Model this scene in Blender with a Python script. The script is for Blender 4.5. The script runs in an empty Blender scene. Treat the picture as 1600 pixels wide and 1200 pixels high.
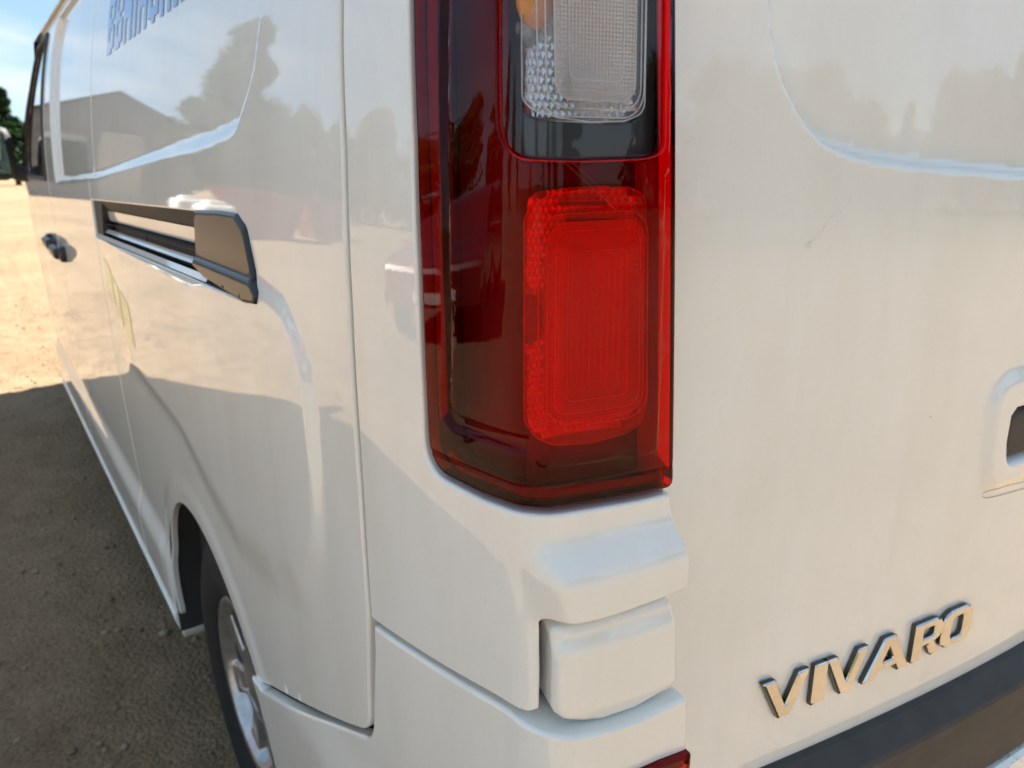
import bpy, math, random
import numpy as np
from mathutils import Matrix, Vector
from mathutils.geometry import delaunay_2d_cdt

scene = bpy.context.scene
COL = scene.collection
random.seed(7)
RNG = np.random.default_rng(11)
rad = math.radians

# ------------------------------------------------------------------ camera
YAW, PITCH, ROLL, FPX = rad(35.22), rad(16.62), rad(0.30), 1169.5
CAM = np.array([-0.249, -0.36, 1.41])
fw = np.array([math.sin(YAW) * math.cos(PITCH), math.cos(YAW) * math.cos(PITCH), -math.sin(PITCH)])
rt = np.array([math.cos(YAW), -math.sin(YAW), 0.0])
dn = np.cross(fw, rt)
rr = math.cos(ROLL) * rt + math.sin(ROLL) * dn
dd = -math.sin(ROLL) * rt + math.cos(ROLL) * dn
camd = bpy.data.cameras.new('camera')
camd.sensor_width = 9.8
camd.lens = FPX / 1600 * 9.8
camd.clip_start, camd.clip_end = 0.02, 3000
camd.dof.use_dof = True
camd.dof.focus_distance = 0.62
camd.dof.aperture_fstop = 2.4
cam = bpy.data.objects.new('camera', camd)
m = Matrix.Identity(4)
for i in range(3):
    m[i][0], m[i][1], m[i][2], m[i][3] = rr[i], -dd[i], -fw[i], CAM[i]
cam.matrix_world = m
COL.objects.link(cam)
scene.camera = cam

# ------------------------------------------------------------------ sky, sun, exposure
SUN_EL, SUN_AZ = rad(47), rad(73)        # azimuth from +y towards +x: front right of the van
world = bpy.data.worlds.new('World')
scene.world = world
world.use_nodes = True
wn, wl = world.node_tree.nodes, world.node_tree.links
wn.clear()
sky = wn.new('ShaderNodeTexSky')
sky.sky_type = 'NISHITA'
sky.sun_disc = False
sky.sun_elevation = SUN_EL
sky.sun_rotation = SUN_AZ
sky.air_density, sky.dust_density, sky.ozone_density = 1.0, 0.05, 3.0
sky.altitude = 1500
tc = wn.new('ShaderNodeTexCoord')
mp = wn.new('ShaderNodeMapping'); mp.inputs['Scale'].default_value = (1.6, 1.6, 5.0); mp.inputs['Location'].default_value = (1, 0, 0)
nz = wn.new('ShaderNodeTexNoise'); nz.inputs['Scale'].default_value = 2.2; nz.inputs['Detail'].default_value = 7; nz.inputs['Roughness'].default_value = 0.6
cr = wn.new('ShaderNodeValToRGB'); cr.color_ramp.elements[0].position = 0.46; cr.color_ramp.elements[1].position = 0.72
mulf = wn.new('ShaderNodeMath'); mulf.operation = 'MULTIPLY'; mulf.inputs[1].default_value = 0.7
mix = wn.new('ShaderNodeMix'); mix.data_type = 'RGBA'
mix.inputs[7].default_value = (6.0, 6.0, 6.0, 1)
bg = wn.new('ShaderNodeBackground'); bg.inputs['Strength'].default_value = 0.052
wo = wn.new('ShaderNodeOutputWorld')
wl.new(tc.outputs['Generated'], mp.inputs['Vector']); wl.new(mp.outputs[0], nz.inputs['Vector'])
wl.new(nz.outputs['Fac'], cr.inputs[0]); wl.new(cr.outputs[0], mulf.inputs[0]); wl.new(mulf.outputs[0], mix.inputs[0])
veil = wn.new('ShaderNodeMix'); veil.data_type = 'RGBA'; veil.inputs[0].default_value = 0.62   # thin high haze over the whole sky
veil.inputs[7].default_value = (2.25, 3.45, 4.5, 1)
wl.new(sky.outputs[0], veil.inputs[6]); wl.new(veil.outputs[2], mix.inputs[6]); wl.new(mix.outputs[2], bg.inputs[0]); wl.new(bg.outputs[0], wo.inputs[0])

sd = bpy.data.lights.new('sun', 'SUN')
sd.energy, sd.angle, sd.color = 5.0, rad(0.55), (1.0, 0.95, 0.86)
sun = bpy.data.objects.new('sun', sd)
sdir = Vector((math.sin(SUN_AZ) * math.cos(SUN_EL), math.cos(SUN_AZ) * math.cos(SUN_EL), math.sin(SUN_EL)))
sun.rotation_euler = sdir.to_track_quat('Z', 'Y').to_euler()
sun.location = (20, 20, 30)
COL.objects.link(sun)

vs = scene.view_settings
vs.view_transform, vs.look, vs.exposure, vs.gamma, vs.use_curve_mapping = 'Standard', 'None', 2.0, 1.0, False
scene.cycles.use_denoising = True
scene.cycles.denoiser = 'OPENIMAGEDENOISE'
scene.cycles.use_adaptive_sampling = True
scene.cycles.adaptive_threshold = 0.02
scene.cycles.max_bounces = 10
scene.cycles.glossy_bounces = 6
scene.cycles.diffuse_bounces = 4
scene.cycles.transparent_max_bounces = 24
scene.cycles.transmission_bounces = 8
scene.cycles.sample_clamp_indirect = 8

# ------------------------------------------------------------------ materials
def newmat(name):
    mt = bpy.data.materials.new(name); mt.use_nodes = True
    nt = mt.node_tree; nt.nodes.clear()
    out = nt.nodes.new('ShaderNodeOutputMaterial')
    return mt, nt, out

def N(nt, typ, **kw):
    n = nt.nodes.new(typ)
    for k, v in kw.items():
        if hasattr(n, k) and k not in n.inputs: setattr(n, k, v)
        else: n.inputs[k].default_value = v
    return n

def pbr(name, col, rough=0.5, metal=0.0, coat=0.0, coatr=0.03, noise=0.0, nscale=20.0, bump=0.0, bscale=80.0, spec=0.5, col2=None):
    mt, nt, out = newmat(name)
    p = N(nt, 'ShaderNodeBsdfPrincipled')
    p.inputs['Roughness'].default_value = rough
    p.inputs['Metallic'].default_value = metal
    p.inputs['Coat Weight'].default_value = coat
    p.inputs['Coat Roughness'].default_value = coatr
    p.inputs['Specular IOR Level'].default_value = spec
    c = (*col, 1)
    p.inputs['Base Color'].default_value = c
    tcn = N(nt, 'ShaderNodeTexCoord')
    if noise or col2:
        t = N(nt, 'ShaderNodeTexNoise'); t.inputs['Scale'].default_value = nscale; t.inputs['Detail'].default_value = 6
        nt.links.new(tcn.outputs['Object'], t.inputs['Vector'])
        mx = N(nt, 'ShaderNodeMix', data_type='RGBA')
        k = 1 - noise
        mx.inputs[6].default_value = (*(col2 or (col[0] * k, col[1] * k, col[2] * k)), 1)
        mx.inputs[7].default_value = c
        r = N(nt, 'ShaderNodeValToRGB'); r.color_ramp.elements[0].position = 0.35; r.color_ramp.elements[1].position = 0.65
        nt.links.new(t.outputs['Fac'], r.inputs[0]); nt.links.new(r.outputs[0], mx.inputs[0])
        nt.links.new(mx.outputs[2], p.inputs['Base Color'])
    if bump:
        t2 = N(nt, 'ShaderNodeTexNoise'); t2.inputs['Scale'].default_value = bscale; t2.inputs['Detail'].default_value = 4
        nt.links.new(tcn.outputs['Object'], t2.inputs['Vector'])
        b = N(nt, 'ShaderNodeBump'); b.inputs['Strength'].default_value = bump; b.inputs['Distance'].default_value = 0.002
        nt.links.new(t2.outputs['Fac'], b.inputs['Height']); nt.links.new(b.outputs[0], p.inputs['Normal'])
    nt.links.new(p.outputs[0], out.inputs[0])
    return mt

def paint_mat(name, dirt=0.0):
    """white clear-coated paint, a little road film, a few stone chips, faint orange peel under the coat"""
    mt, nt, out = newmat(name)
    L = nt.links.new
    p = N(nt, 'ShaderNodeBsdfPrincipled')
    p.inputs['Roughness'].default_value = 0.45
    p.inputs['Specular IOR Level'].default_value = 0.3
    p.inputs['Coat Weight'].default_value = 1.0
    p.inputs['Coat IOR'].default_value = 1.62
    g = N(nt, 'ShaderNodeNewGeometry')
    n1 = N(nt, 'ShaderNodeTexNoise'); n1.inputs['Scale'].default_value = 7; n1.inputs['Detail'].default_value = 8; n1.inputs['Roughness'].default_value = 0.65
    mpn = N(nt, 'ShaderNodeMapping'); mpn.inputs['Scale'].default_value = (1, 1, 0.35)
    L(g.outputs['Position'], mpn.inputs['Vector']); L(mpn.outputs[0], n1.inputs['Vector'])
    r1 = N(nt, 'ShaderNodeValToRGB'); r1.color_ramp.elements[0].position = 0.42; r1.color_ramp.elements[1].position = 0.75
    L(n1.outputs['Fac'], r1.inputs[0])
    m1 = N(nt, 'ShaderNodeMix', data_type='RGBA')
    m1.inputs[6].default_value = (0.83, 0.835, 0.80, 1); m1.inputs[7].default_value = (0.77, 0.76, 0.70, 1)
    L(r1.outputs[0], m1.inputs[0])
    # chips: sparse voronoi cells
    v = N(nt, 'ShaderNodeTexVoronoi'); v.inputs['Scale'].default_value = 38
    L(g.outputs['Position'], v.inputs['Vector'])
    sc = N(nt, 'ShaderNodeSeparateColor'); L(v.outputs['Color'], sc.inputs[0])
    a = N(nt, 'ShaderNodeMath', operation='GREATER_THAN'); a.inputs[1].default_value = 0.952; L(sc.outputs[0], a.inputs[0])
    sz = N(nt, 'ShaderNodeMath', operation='MULTIPLY'); sz.inputs[1].default_value = 0.055; L(sc.outputs[1], sz.inputs[0])
    b = N(nt, 'ShaderNodeMath', operation='LESS_THAN'); L(v.outputs['Distance'], b.inputs[0]); L(sz.outputs[0], b.inputs[1])
    c = N(nt, 'ShaderNodeMath', operation='MULTIPLY'); L(a.outputs[0], c.inputs[0]); L(b.outputs[0], c.inputs[1])
    m2 = N(nt, 'ShaderNodeMix', data_type='RGBA'); m2.inputs[7].default_value = (0.10, 0.08, 0.06, 1)
    L(m1.outputs[2], m2.inputs[6]); L(c.outputs[0], m2.inputs[0])
    last = m2
    if dirt:
        n2 = N(nt, 'ShaderNodeTexNoise'); n2.inputs['Scale'].default_value = 60; n2.inputs['Detail'].default_value = 6; n2.inputs['Roughness'].default_value = 0.7
        L(g.outputs['Position'], n2.inputs['Vector'])
        r2 = N(nt, 'ShaderNodeValToRGB'); r2.color_ramp.elements[0].position = 0.60 - dirt * 0.1; r2.color_ramp.elements[1].position = 0.70
        L(n2.outputs['Fac'], r2.inputs[0])
        m3 = N(nt, 'ShaderNodeMix', data_type='RGBA'); m3.inputs[7].default_value = (0.16, 0.12, 0.085, 1)
        L(last.outputs[2], m3.inputs[6]); L(r2.outputs[0], m3.inputs[0]); last = m3
    # dust speckle and faint run-off streaks
    n4 = N(nt, 'ShaderNodeTexNoise'); n4.inputs['Scale'].default_value = 330; n4.inputs['Detail'].default_value = 3; n4.inputs['Roughness'].default_value = 0.7
    L(g.outputs['Position'], n4.inputs['Vector'])
    r4 = N(nt, 'ShaderNodeValToRGB'); r4.color_ramp.elements[0].position = 0.58; r4.color_ramp.elements[1].position = 0.74
    L(n4.outputs['Fac'], r4.inputs[0])
    mp5 = N(nt, 'ShaderNodeMapping'); mp5.inputs['Scale'].default_value = (42, 42, 1.6)
    n5 = N(nt, 'ShaderNodeTexNoise'); n5.inputs['Scale'].default_value = 1.0; n5.inputs['Detail'].default_value = 4
    L(g.outputs['Position'], mp5.inputs['Vector']); L(mp5.outputs[0], n5.inputs['Vector'])
    r5 = N(nt, 'ShaderNodeValToRGB'); r5.color_ramp.elements[0].position = 0.55; r5.color_ramp.elements[1].position = 0.78
    L(n5.outputs['Fac'], r5.inputs[0])
    f4 = N(nt, 'ShaderNodeMath', operation='MULTIPLY'); f4.inputs[1].default_value = 0.14; L(r4.outputs[0], f4.inputs[0])
    f5 = N(nt, 'ShaderNodeMath', operation='MULTIPLY_ADD'); f5.inputs[1].default_value = 0.05; L(r5.outputs[0], f5.inputs[0]); L(f4.outputs[0], f5.inputs[2])
    m6 = N(nt, 'ShaderNodeMix', data_type='RGBA'); m6.inputs[7].default_value = (0.42, 0.36, 0.28, 1)
    L(last.outputs[2], m6.inputs[6]); L(f5.outputs[0], m6.inputs[0]); last = m6
    L(last.outputs[2], p.inputs['Base Color'])
    # the film of dust also dulls the coat slightly
    rr_ = N(nt, 'ShaderNodeMapRange'); rr_.inputs['To Min'].default_value = 0.004; rr_.inputs['To Max'].default_value = 0.035
    L(r1.outputs[0], rr_.inputs['Value']); L(rr_.outputs[0], p.inputs['Coat Roughness'])
    n3 = N(nt, 'ShaderNodeTexNoise'); n3.inputs['Scale'].default_value = 260; n3.inputs['Detail'].default_value = 1
    L(g.outputs['Position'], n3.inputs['Vector'])
    bp = N(nt, 'ShaderNodeBump'); bp.inputs['Strength'].default_value = 0.012; bp.inputs['Distance'].default_value = 0.001
    L(n3.outputs['Fac'], bp.inputs['Height']); L(bp.outputs[0], p.inputs['Coat Normal'])
    L(p.outputs[0], out.inputs[0])
    return mt

def lens_mat(name, tint, ior=1.5, rough=0.0):
    """thin clear plastic: tinted transmission plus a Fresnel reflection"""
    mt, nt, out = newmat(name)
    L = nt.links.new
    t = N(nt, 'ShaderNodeBsdfTransparent'); t.inputs[0].default_value = (*tint, 1)
    gl = N(nt, 'ShaderNodeBsdfGlossy'); gl.inputs['Roughness'].default_value = rough
    f = N(nt, 'ShaderNodeFresnel'); f.inputs[0].default_value = ior
    mx = N(nt, 'ShaderNodeMixShader')
    L(f.outputs[0], mx.inputs[0]); L(t.outputs[0], mx.inputs[1]); L(gl.outputs[0], mx.inputs[2]); L(mx.outputs[0], out.inputs[0])
    return mt

def uv_tri(nt, px, py, skew=0.0):
    """triangle-wave pyramids over the UV map (metres)"""
    L = nt.links.new
    u = N(nt, 'ShaderNodeUVMap')
    s = N(nt, 'ShaderNodeSeparateXYZ'); L(u.outputs[0], s.inputs[0])
    pa = N(nt, 'ShaderNodeMath', operation='PINGPONG'); pa.inputs[1].default_value = px / 2; L(s.outputs[0], pa.inputs[0])
    yv = s.outputs[1]
    pb = N(nt, 'ShaderNodeMath', operation='PINGPONG'); pb.inputs[1].default_value = py / 2; L(yv, pb.inputs[0])
    ad = N(nt, 'ShaderNodeMath', operation='ADD'); L(pa.outputs[0], ad.inputs[0]); L(pb.outputs[0], ad.inputs[1])
    return ad

def prism_mat(name, tint, body, clear=0.5, pitch=0.0021, strength=0.5):
    """moulded inner lens with a fine grid of pillows"""
    mt, nt, out = newmat(name)
    L = nt.links.new
    h = uv_tri(nt, pitch, pitch)
    b = N(nt, 'ShaderNodeBump'); b.inputs['Strength'].default_value = strength; b.inputs['Distance'].default_value = 1.0
    L(h.outputs[0], b.inputs['Height'])
    t = N(nt, 'ShaderNodeBsdfTransparent'); t.inputs[0].default_value = (*tint, 1)
    d = N(nt, 'ShaderNodeBsdfDiffuse'); d.inputs[0].default_value = (*body, 1)
    tl = N(nt, 'ShaderNodeBsdfTranslucent'); tl.inputs[0].default_value = (*body, 1)
    m0 = N(nt, 'ShaderNodeMixShader'); m0.inputs[0].default_value = 0.12
    L(d.outputs[0], m0.inputs[1]); L(tl.outputs[0], m0.inputs[2])
    m1 = N(nt, 'ShaderNodeMixShader'); m1.inputs[0].default_value = clear
    L(m0.outputs[0], m1.inputs[1]); L(t.outputs[0], m1.inputs[2])
    # every pillow throws back its own spark of the surroundings, coloured by the plastic
    g = N(nt, 'ShaderNodeBsdfGlossy'); g.inputs['Roughness'].default_value = 0.10; L(b.outputs[0], g.inputs['Normal'])
    g.inputs[0].default_value = (*(0.5 + 0.5 * c for c in body), 1) if min(body) > 0.3 else (*body, 1)
    m2 = N(nt, 'ShaderNodeMixShader'); m2.inputs[0].default_value = 0.30 if strength > 0 else 0.04
    L(m1.outputs[0], m2.inputs[1]); L(g.outputs[0], m2.inputs[2]); L(m2.outputs[0], out.inputs[0])
    return mt

def ground_mat():
    mt, nt, out = newmat('sandy_ground')
    L = nt.links.new
    g = N(nt, 'ShaderNodeNewGeometry')
    p = N(nt, 'ShaderNodeBsdfPrincipled'); p.inputs['Roughness'].default_value = 0.95; p.inputs['Specular IOR Level'].default_value = 0.15
    def noise(s, d=8, r=0.6):
        n = N(nt, 'ShaderNodeTexNoise'); n.inputs['Scale'].default_value = s; n.inputs['Detail'].default_value = d; n.inputs['Roughness'].default_value = r
        L(g.outputs['Position'], n.inputs['Vector']); return n
    n1, n2, n3 = noise(0.35), noise(4.5, 10, 0.68), noise(48, 6, 0.7)
    r1 = N(nt, 'ShaderNodeValToRGB')
    e = r1.color_ramp.elements
    e[0].position, e[0].color = 0.30, (0.185, 0.124, 0.070, 1)
    e[1].position, e[1].color = 0.72, (0.390, 0.285, 0.178, 1)
    x = e.new(0.52); x.color = (0.302, 0.212, 0.128, 1)
    mx = N(nt, 'ShaderNodeMath', operation='MULTIPLY_ADD'); mx.inputs[1].default_value = 0.55
    ma = N(nt, 'ShaderNodeMath', operation='MULTIPLY'); ma.inputs[1].default_value = 0.45
    L(n2.outputs['Fac'], ma.inputs[0]); L(n1.outputs['Fac'], mx.inputs[0]); L(ma.outputs[0], mx.inputs[2])
    L(mx.outputs[0], r1.inputs[0])
    v = N(nt, 'ShaderNodeTexVoronoi'); v.inputs['Scale'].default_value = 85; L(g.outputs['Position'], v.inputs['Vector'])
    sc = N(nt, 'ShaderNodeSeparateColor'); L(v.outputs['Color'], sc.inputs[0])
    rv = N(nt, 'ShaderNodeMapRange'); rv.inputs['To Min'].default_value = 0.82; rv.inputs['To Max'].default_value = 1.15; L(sc.outputs[0], rv.inputs['Value'])
    mm = N(nt, 'ShaderNodeMix', data_type='RGBA', blend_type='MULTIPLY'); mm.inputs[0].default_value = 0.8
    L(r1.outputs[0], mm.inputs[6]); L(rv.outputs[0], mm.inputs[7])
    # rough grass takes over gradually behind the yard
    sp = N(nt, 'ShaderNodeSeparateXYZ'); L(g.outputs['Position'], sp.inputs[0])
    gr = N(nt, 'ShaderNodeMapRange'); gr.inputs['From Min'].default_value = -5.0; gr.inputs['From Max'].default_value = -24.0; L(sp.outputs[1], gr.inputs['Value'])
    ga_ = N(nt, 'ShaderNodeMath', operation='ADD'); L(gr.outputs[0], ga_.inputs[0]); L(n1.outputs['Fac'], ga_.inputs[1])
    gs_ = N(nt, 'ShaderNodeMapRange', interpolation_type='SMOOTHSTEP'); gs_.inputs['From Min'].default_value = 0.55; gs_.inputs['From Max'].default_value = 1.25; L(ga_.outputs[0], gs_.inputs['Value'])
    gm_ = N(nt, 'ShaderNodeMix', data_type='RGBA'); gm_.inputs[7].default_value = (0.075, 0.075, 0.034, 1)
    L(mm.outputs[2], gm_.inputs[6]); L(gs_.outputs[0], gm_.inputs[0]); L(gm_.outputs[2], p.inputs['Base Color'])
    ad = N(nt, 'ShaderNodeMath', operation='ADD'); L(n3.outputs['Fac'], ad.inputs[0]); L(n2.outputs['Fac'], ad.inputs[1])
    sb = N(nt, 'ShaderNodeMath', operation='SUBTRACT'); L(ad.outputs[0], sb.inputs[0])
    mv = N(nt, 'ShaderNodeMath', operation='MULTIPLY'); mv.inputs[1].default_value = 0.6; L(v.outputs['Distance'], mv.inputs[0]); L(mv.outputs[0], sb.inputs[1])
    b = N(nt, 'ShaderNodeBump'); b.inputs['Strength'].default_value = 0.9; b.inputs['Distance'].default_value = 0.02
    L(sb.outputs[0], b.inputs['Height']); L(b.outputs[0], p.inputs['Normal'])
    L(p.outputs[0], out.inputs[0])
    return mt

def leaf_mat(name, c1, c2):
    mt, nt, out = newmat(name)
    L = nt.links.new
    oi = N(nt, 'ShaderNodeNewGeometry')
    mx = N(nt, 'ShaderNodeMix', data_type='RGBA'); mx.inputs[6].default_value = (*c1, 1); mx.inputs[7].default_value = (*c2, 1)
    L(oi.outputs['Random Per Island'], mx.inputs[0])
    d = N(nt, 'ShaderNodeBsdfDiffuse'); t = N(nt, 'ShaderNodeBsdfTranslucent')
    L(mx.outputs[2], d.inputs[0]); L(mx.outputs[2], t.inputs[0])
    ms = N(nt, 'ShaderNodeMixShader'); ms.inputs[0].default_value = 0.3
    L(d.outputs[0], ms.inputs[1]); L(t.outputs[0], ms.inputs[2]); L(ms.outputs[0], out.inputs[0])
    return mt

M = dict(
    paint=paint_mat('white_van_paint'),
    paint_dirty=paint_mat('white_paint_muddy', 0.8),
    under=pbr('underseal', (0.03, 0.03, 0.032), 0.8, bump=0.3),
    seam=pbr('seam_sealer', (0.10, 0.095, 0.085), 0.8),
    black=pbr('black_plastic', (0.050, 0.047, 0.045), 0.62, bump=0.25, bscale=900, noise=0.25, nscale=30),
    blackg=pbr('black_satin_plastic', (0.02, 0.021, 0.024), 0.28, bump=0.08, bscale=900),
    rubber=pbr('tyre_rubber', (0.011, 0.0105, 0.010), 0.85, bump=0.4, bscale=220, noise=0.3, nscale=40),
    silver=pbr('wheel_silver', (0.52, 0.52, 0.53), 0.28, metal=0.85, coat=0.6, noise=0.25, nscale=35),
    darkmetal=pbr('dark_brake_metal', (0.06, 0.055, 0.05), 0.6, metal=0.6),
    chrome=pbr('chrome', (0.62, 0.62, 0.62), 0.05, metal=1.0, bump=0.03, bscale=300),
    chromeside=pbr('chrome_edge_dark_reflection', (0.10, 0.095, 0.09), 0.25, metal=0.9),  # darker chrome for letter sides, their dark reflection painted into the colour
    glass=pbr('dark_window_glass', (0.012, 0.016, 0.018), 0.03, coat=1.0, coatr=0.0),
    mirror=pbr('mirror_glass', (0.30, 0.36, 0.37), 0.02, metal=1.0),
    housing=pbr('lamp_housing_black', (0.13, 0.012, 0.016), 0.4),
    greyhousing=pbr('lamp_housing_grey', (0.035, 0.036, 0.04), 0.3),
    shell=lens_mat('red_outer_lens', (0.97, 0.03, 0.055), 1.31),
    clearshell=lens_mat('clear_outer_lens', (0.93, 0.93, 0.94)),
    redprism=prism_mat('red_inner_lens', (0.99, 0.012, 0.03), (0.99, 0.003, 0.03), 0.52, 0.0024, 0.55),
    redclear=prism_mat('red_clear_inner_lens', (0.99, 0.012, 0.03), (0.99, 0.003, 0.03), 0.74, 0.02, 0.0),
    redbead=pbr('red_lens_ridge', (0.95, 0.01, 0.02), 0.2, coat=1.0),
    whitebead=pbr('clear_ridge_glint', (0.93, 0.93, 0.93), 0.15, coat=1.0),  # clear ridges painted white for the light they catch
    clearprism=prism_mat('clear_inner_lens', (0.97, 0.97, 0.97), (0.98, 0.98, 0.97), 0.22, 0.0024, 0.6),
    clearclear=prism_mat('clear_inner_lens_plain', (0.98, 0.98, 0.98), (0.9, 0.9, 0.9), 0.88, 0.02, 0.0),
    redstrip=pbr('red_reflex_strip', (0.85, 0.02, 0.045), 0.35, bump=0.1),
    footstrip=pbr('dark_red_lens_foot', (0.075, 0.012, 0.012), 0.35),
    brownstrip=pbr('red_brown_lens_edge', (0.16, 0.03, 0.025), 0.35),
    facet=pbr('silver_reflector', (0.97, 0.96, 0.95), 0.22, metal=0.8),
    cavity=pbr('lamp_cavity_grey', (0.70, 0.66, 0.66), 0.35, metal=0.2),
    amber=pbr('amber_bulb', (0.95, 0.36, 0.03), 0.12, coat=1.0),
    socket=pbr('bulb_socket', (0.30, 0.31, 0.31), 0.35, metal=0.4),
    bulbred=pbr('clear_bulb_base', (0.15, 0.12, 0.12), 0.2, coat=1.0),
    glint=pbr('painted_white_glint', (0.95, 0.95, 0.93), 0.3, coat=1.0),  # white flakes that stand in for glints on the door
    blue=pbr('blue_vinyl', (0.035, 0.13, 0.50), 0.35, coat=1.0, coatr=0.02),
    green=pbr('green_vinyl', (0.36, 0.58, 0.24), 0.35, coat=1.0, coatr=0.02),
    ground=ground_mat(),
    stone=pbr('pebble_stone', (0.36, 0.275, 0.18), 0.95, noise=0.5, nscale=9, col2=(0.15, 0.11, 0.075)),
    barn=pbr('barn_cladding', (0.20, 0.195, 0.19), 0.8, noise=0.25, nscale=2),
    barnroof=pbr('barn_roof_sheet', (0.14, 0.135, 0.13), 0.75, noise=0.3, nscale=2),
    shutter=pbr('cream_roller_shutter', (0.50, 0.47, 0.40), 0.6),
    windowdark=pbr('barn_window', (0.03, 0.035, 0.04), 0.1),
    bark=pbr('bark', (0.11, 0.085, 0.06), 0.9, noise=0.4, nscale=6, bump=0.5, bscale=30),
    leaf_a=leaf_mat('leaves_mid', (0.045, 0.075, 0.022), (0.085, 0.12, 0.04)),
    leaf_b=leaf_mat('leaves_olive', (0.07, 0.085, 0.03), (0.12, 0.13, 0.055)),
    leaf_c=leaf_mat('leaves_conifer', (0.018, 0.038, 0.018), (0.04, 0.07, 0.03)),
    redpaint=pbr('faded_red_paint', (0.36, 0.055, 0.045), 0.5, noise=0.35, nscale=3),
    carred=pbr('dark_red_car_paint', (0.17, 0.012, 0.016), 0.3, coat=1.0),
    carglass=pbr('car_glass', (0.01, 0.012, 0.014), 0.03, coat=1.0),
    lampclear=pbr('car_lamp', (0.6, 0.6, 0.58), 0.15, coat=1.0),
    lamporange=pbr('orange_indicator', (0.75, 0.22, 0.02), 0.2, coat=1.0),
    whitebag=pbr('white_woven_bag', (0.68, 0.67, 0.63), 0.7, noise=0.2, nscale=6),
)

# ------------------------------------------------------------------ object helpers
def tag(o, label=None, cat=None, group=None, kind=None):
    if label: o['label'] = label
    if cat: o['category'] = cat
    if group: o['group'] = group
    if kind: o['kind'] = kind
    return o

def empty(name, loc=(0, 0, 0), rz=0.0):
    o = bpy.data.objects.new(name, None); COL.objects.link(o)
    o.location = loc; o.rotation_euler = (0, 0, rz); o.empty_display_size = 0.2
    return o

def obj(name, verts, faces, mat, parent=None, smooth=False, normals=None, uv=None):
    me = bpy.data.meshes.new(name)
    me.from_pydata([tuple(map(float, v)) for v in verts], [], [tuple(int(i) for i in f) for f in faces])
    me.validate(clean_customdata=False)
    if uv is not None:
        lay = me.uv_layers.new(name='UVMap')
        li = np.zeros(len(me.loops), np.int32); me.loops.foreach_get('vertex_index', li)
        lay.data.foreach_set('uv', np.asarray(uv, np.float32)[li].ravel())
    if smooth or normals is not None:
        me.polygons.foreach_set('use_smooth', [True] * len(me.polygons))
    if normals is not None:
        me.normals_split_custom_set_from_vertices([tuple(map(float, n)) for n in normals])
    me.materials.append(mat)
    me.update()
    o = bpy.data.objects.new(name, me); COL.objects.link(o)
    if parent is not None: o.parent = parent
    return o

def smoothstep(t):
    t = np.clip(t, 0, 1); return t * t * t * (t * (6 * t - 15) + 10)

# ------------------------------------------------------------------ body surface of the van
# plan curve of left side + rear corner by heading over arc length s (s = 0 at y = 0.6, rearwards positive)
S0, S1, DS = -4.75, 0.80, 0.001
_s = np.arange(S0, S1 + DS / 2, DS)
def heading(s):
    a = 10.0 * np.clip(s / 0.545, 0, 1) ** 3
    c = 66.0 * smoothstep((s - 0.540) / 0.062)
    e = 8.0 * np.clip((s - 0.585) / 0.14, 0, 1)
    front = -26.0 * np.clip((-3.35 - s) / 1.1, 0, 1) ** 2
    return np.radians(a + c + e + front)
_h = heading(_s)
_x = np.concatenate([[0], np.cumsum((np.sin(_h[1:]) + np.sin(_h[:-1])) / 2 * DS)])
_y = np.concatenate([[0], np.cumsum(-(np.cos(_h[1:]) + np.cos(_h[:-1])) / 2 * DS)])
_i0 = int(round(-S0 / DS)); _x -= _x[_i0]; _y -= _y[_i0] - 0.6
def plan(s):
    h = heading(s)
    return np.interp(s, _s, _x), np.interp(s, _s, _y), -np.cos(h), -np.sin(h)
def lean(s, z):
    dz = z - 1.2
    up = np.where(dz > 0, 0.13 * dz ** 2 + 0.12 * dz ** 3, 0.03 * dz ** 2)
    return -up * (1 - 0.75 * smoothstep((s - 0.45) / 0.15))
def body(s, z, off=0.0):
    s = np.asarray(s, float); z = np.asarray(z, float)
    x, y, nx, ny = plan(s); o = lean(s, z) + off + 0.011 * smoothstep((s - 0.548) / 0.05)
    return np.stack([x + nx * o, y + ny * o, z + 0 * s], -1)
def door(u, z, off=0.0):
    u = np.asarray(u, float); z = np.asarray(z, float)
    c = 0.978 - u
    y = -0.058 + 0.105 * (np.abs(c) / 0.78) ** 1.6 + 0.02 * (z - 1.0) ** 2 + 0.01 * (z - 1.0)
    return np.stack([u + 0 * z, y - off, z + 0 * u], -1)

# ------------------------------------------------------------------ polygons and panels
def seg_dist(P, poly):
    """distance of points P (n,2) to the closed polyline, and inside test"""
    A = np.asarray(poly, float); B = np.roll(A, -1, 0)
    P = np.asarray(P, float); px, py = np.ascontiguousarray(P[:, 0]), np.ascontiguousarray(P[:, 1])
    dmin = np.full(len(P), 1e9); ins = np.zeros(len(P), bool)
    for (ax, ay), (bx_, by_) in zip(A, B):
        ex, ey = bx_ - ax, by_ - ay; l2 = ex * ex + ey * ey
        if l2 < 1e-16: continue
        qx, qy = px - ax, py - ay
        t = (qx * ex + qy * ey) * (1 / l2); np.maximum(t, 0, out=t); np.minimum(t, 1, out=t)
        dx = qx - t * ex; dy = qy - t * ey
        np.minimum(dmin, dx * dx + dy * dy, out=dmin)
        if ay != by_:
            c = (ay > py) != (by_ > py)
            ins ^= c & (qx < qy * (ex / ey))
    return np.sqrt(dmin), ins

def sdf(u, z, poly):
    """signed distance, positive inside"""
    u, z = np.broadcast_arrays(np.asarray(u, float), np.asarray(z, float)); sh = u.shape
    d, i = seg_dist(np.stack([u.ravel(), z.ravel()], 1), poly)
    return np.where(i, d, -d).reshape(sh)

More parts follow.
